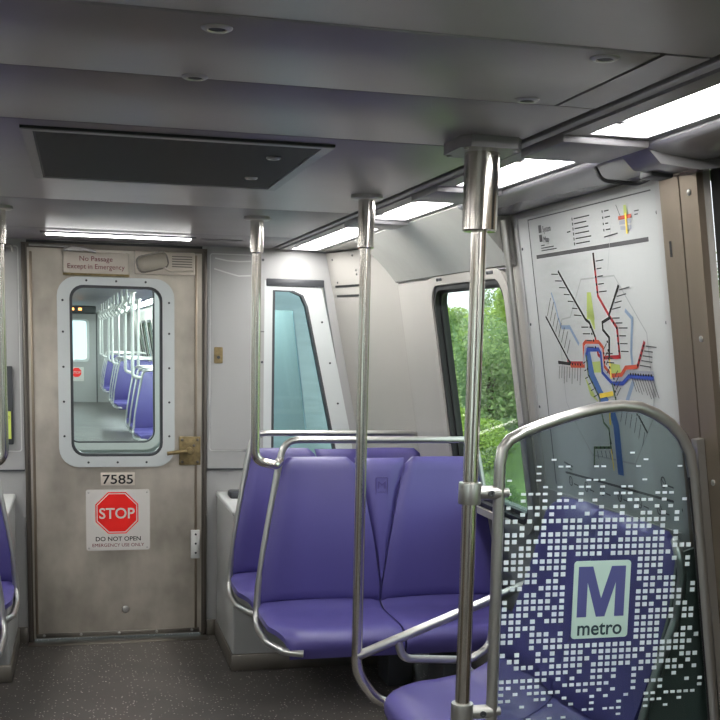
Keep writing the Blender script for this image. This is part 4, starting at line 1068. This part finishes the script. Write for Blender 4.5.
# ------------------------------------------------------------------ outside: railway bank and trees beyond the side windows
def bank(sx):
    bm = BM(); nx_, ny = 26, 60; g = []
    for i in range(nx_ + 1):
        row = []
        for j in range(ny + 1):
            x = 2.2 + i * 1.0; y = -14 + j * 1.1
            z = -1.1 + 2.6 * smooth(min(1, max(0, (x - 4) / 9))) + .25 * math.sin(x * 1.7 + y * .6) * min(1, (x - 2.2) / 3)
            row.append(bm.verts.new((sx * x, y, z)))
        g.append(row)
    for i in range(nx_):
        for j in range(ny): bm.faces.new([g[i][j], g[i + 1][j], g[i + 1][j + 1], g[i][j + 1]])
    return bm
for sx, nm in ((1, 'right'), (-1, 'left')):
    o = struct('ground_' + nm, bank(sx), 'grass' if sx > 0 else 'grey_bank', '%s railway bank outside the side windows, %s side' % ('grassy' if sx > 0 else 'unseen grey', nm), 'ground')
bm = BM(); box(bm, -3.2, -14, -1.3, 3.2, 52, -1.1); struct('ground_track', bm, 'kick', 'ballast below the train', 'ground')

def crown(bm, n, rx, rz, zc, leaf, seed):
    r_ = random.Random(seed)
    blobs = [(r_.uniform(-.6, .6) * rx, r_.uniform(-.6, .6) * rx, zc + r_.uniform(-.6, .6) * rz, r_.uniform(.35, .6)) for _ in range(12)]
    for _ in range(n):
        bx, by, bz, br = r_.choice(blobs)
        d = Vector((r_.gauss(0, 1), r_.gauss(0, 1), r_.gauss(0, 1))).normalized() * br * r_.uniform(.75, 1.0)
        p = Vector((bx + d.x * rx, by + d.y * rx, bz + d.z * rz))
        a = Vector((r_.gauss(0, 1), r_.gauss(0, 1), r_.gauss(0, .6))).normalized(); b = a.orthogonal().normalized()
        k = leaf * r_.uniform(.6, 1.3)
        bm.faces.new(addverts(bm, [p - a * k, p - b * k * .55, p + a * k, p + b * k * .55]))
def tree(seed, m, label, group):
    t = thing('tree', label, 'tree', (0, 0, 0), group)
    bm = BM(); crown(bm, 9000, 2.3, 2.0, 2.2, .085, seed); fin('crown', bm, m, t, recalc=False)
    bm = BM(); sweep(bm, [(0, 0, -.6), (.05, .02, .6), (-.03, .05, 1.6), (.1, 0, 2.6)], .13, 10); fin('trunk', bm, 'bark', t)
    return t
ta = tree(3, 'leaf_a', 'x', 'trees on the bank outside'); tb = tree(9, 'leaf_b', 'x', 'trees on the bank outside')
def zg(x): return -1.1 + 2.6 * smooth(min(1, max(0, (x - 4) / 9)))
spots = [(7.7, 15.0, .60, 'a'), (10.0, 19.8, .66, 'b'), (11.7, 30.0, .36, 'a'), (5.3, 10.6, .28, 'b'), (6.6, 12.4, .34, 'b'), (5.1, 8.4, .28, 'a'), (13.2, 27.5, .60, 'a'), (8.9, 24.5, .34, 'b'), (6.6, 7.0, .42, 'b'), (14.6, 38.0, .5, 'b'), (11.5, 10.5, .8, 'a'), (13.0, 5.5, .9, 'b'), (10.0, 3.0, .7, 'a'), (11.0, -2.0, .8, 'b'), (14.5, 13.5, .9, 'b')]
where = ['mid green tree filling the middle of the side window', 'pale green tree behind the middle one, right in the side window', 'distant low green tree under the sky, upper left of the side window', 'low pale bush close to the track, lower left in the side window', 'pale bush in the lower middle of the side window', 'dark low bush nearest the train below the side window view', 'green tree on the bank top behind the others', 'small pale tree beside the track in the distance', 'pale bush on the bank nearest the map wall', 'most distant pale tree on the bank top', 'mid green tree on the bank beyond the map wall', 'pale tree on the bank beyond the doorway post', 'mid green tree on the bank beyond the side door', 'pale tree on the bank behind the viewer', 'pale tree on the bank top beyond the map wall']
used = {'a': False, 'b': False}
for i, (x, y, k, kd) in enumerate(spots):
    src = ta if kd == 'a' else tb
    o = copy_tree(src) if used[kd] else src
    used[kd] = True
    o.location = (x, y, zg(abs(x)) - .3); o.scale = (k, k, k); o.rotation_euler.z = i * 1.3
    o['label'] = where[i]

# ------------------------------------------------------------------ daylight
w = bpy.data.worlds.new('overcast'); scene.world = w; w.use_nodes = True
bg = w.node_tree.nodes['Background']; bg.inputs[0].default_value = (.88, .95, 1, 1); bg.inputs[1].default_value = 1.1
sun = bpy.data.lights.new('sun', 'SUN'); sun.energy = 1.6; sun.angle = R(25); sun.color = (1, .96, .88)
so = bpy.data.objects.new('sun', sun); COL.objects.link(so); so.rotation_euler = (R(28), R(-12), 0)

# ------------------------------------------------------------------ camera
cam = bpy.data.cameras.new('camera'); co = bpy.data.objects.new('camera', cam); COL.objects.link(co)
F, PY = 1123.6, 496.36
cam.sensor_fit = 'HORIZONTAL'; cam.sensor_width = 36; cam.lens = F / 720 * 36
cam.shift_y = (PY - 360) / 720; cam.clip_start = .05
yaw, pitch, roll = R(14.0453), R(8.0644), R(1.2518)
fw = Vector((math.sin(yaw) * math.cos(pitch), math.cos(yaw) * math.cos(pitch), -math.sin(pitch)))
rt = Vector((math.cos(yaw), -math.sin(yaw), 0)); up = rt.cross(fw)
rt2 = rt * math.cos(roll) + up * math.sin(roll); up2 = up * math.cos(roll) - rt * math.sin(roll)
m3 = Matrix((rt2, up2, -fw)).transposed()
co.matrix_world = Matrix.Translation((-.1866, -6.0549, 1.6446)) @ m3.to_4x4()
scene.camera = co

vs = scene.view_settings
scene.display_settings.display_device = 'sRGB'
vs.view_transform = 'Standard'; vs.look = 'None'; vs.gamma = 1.0; vs.exposure = 1.15; vs.use_curve_mapping = False
try:
    scene.cycles.use_denoising = True
    scene.cycles.max_bounces = 10; scene.cycles.transparent_max_bounces = 24; scene.cycles.sample_clamp_indirect = 8
    scene.cycles.caustics_reflective = False; scene.cycles.caustics_refractive = False
except Exception: pass
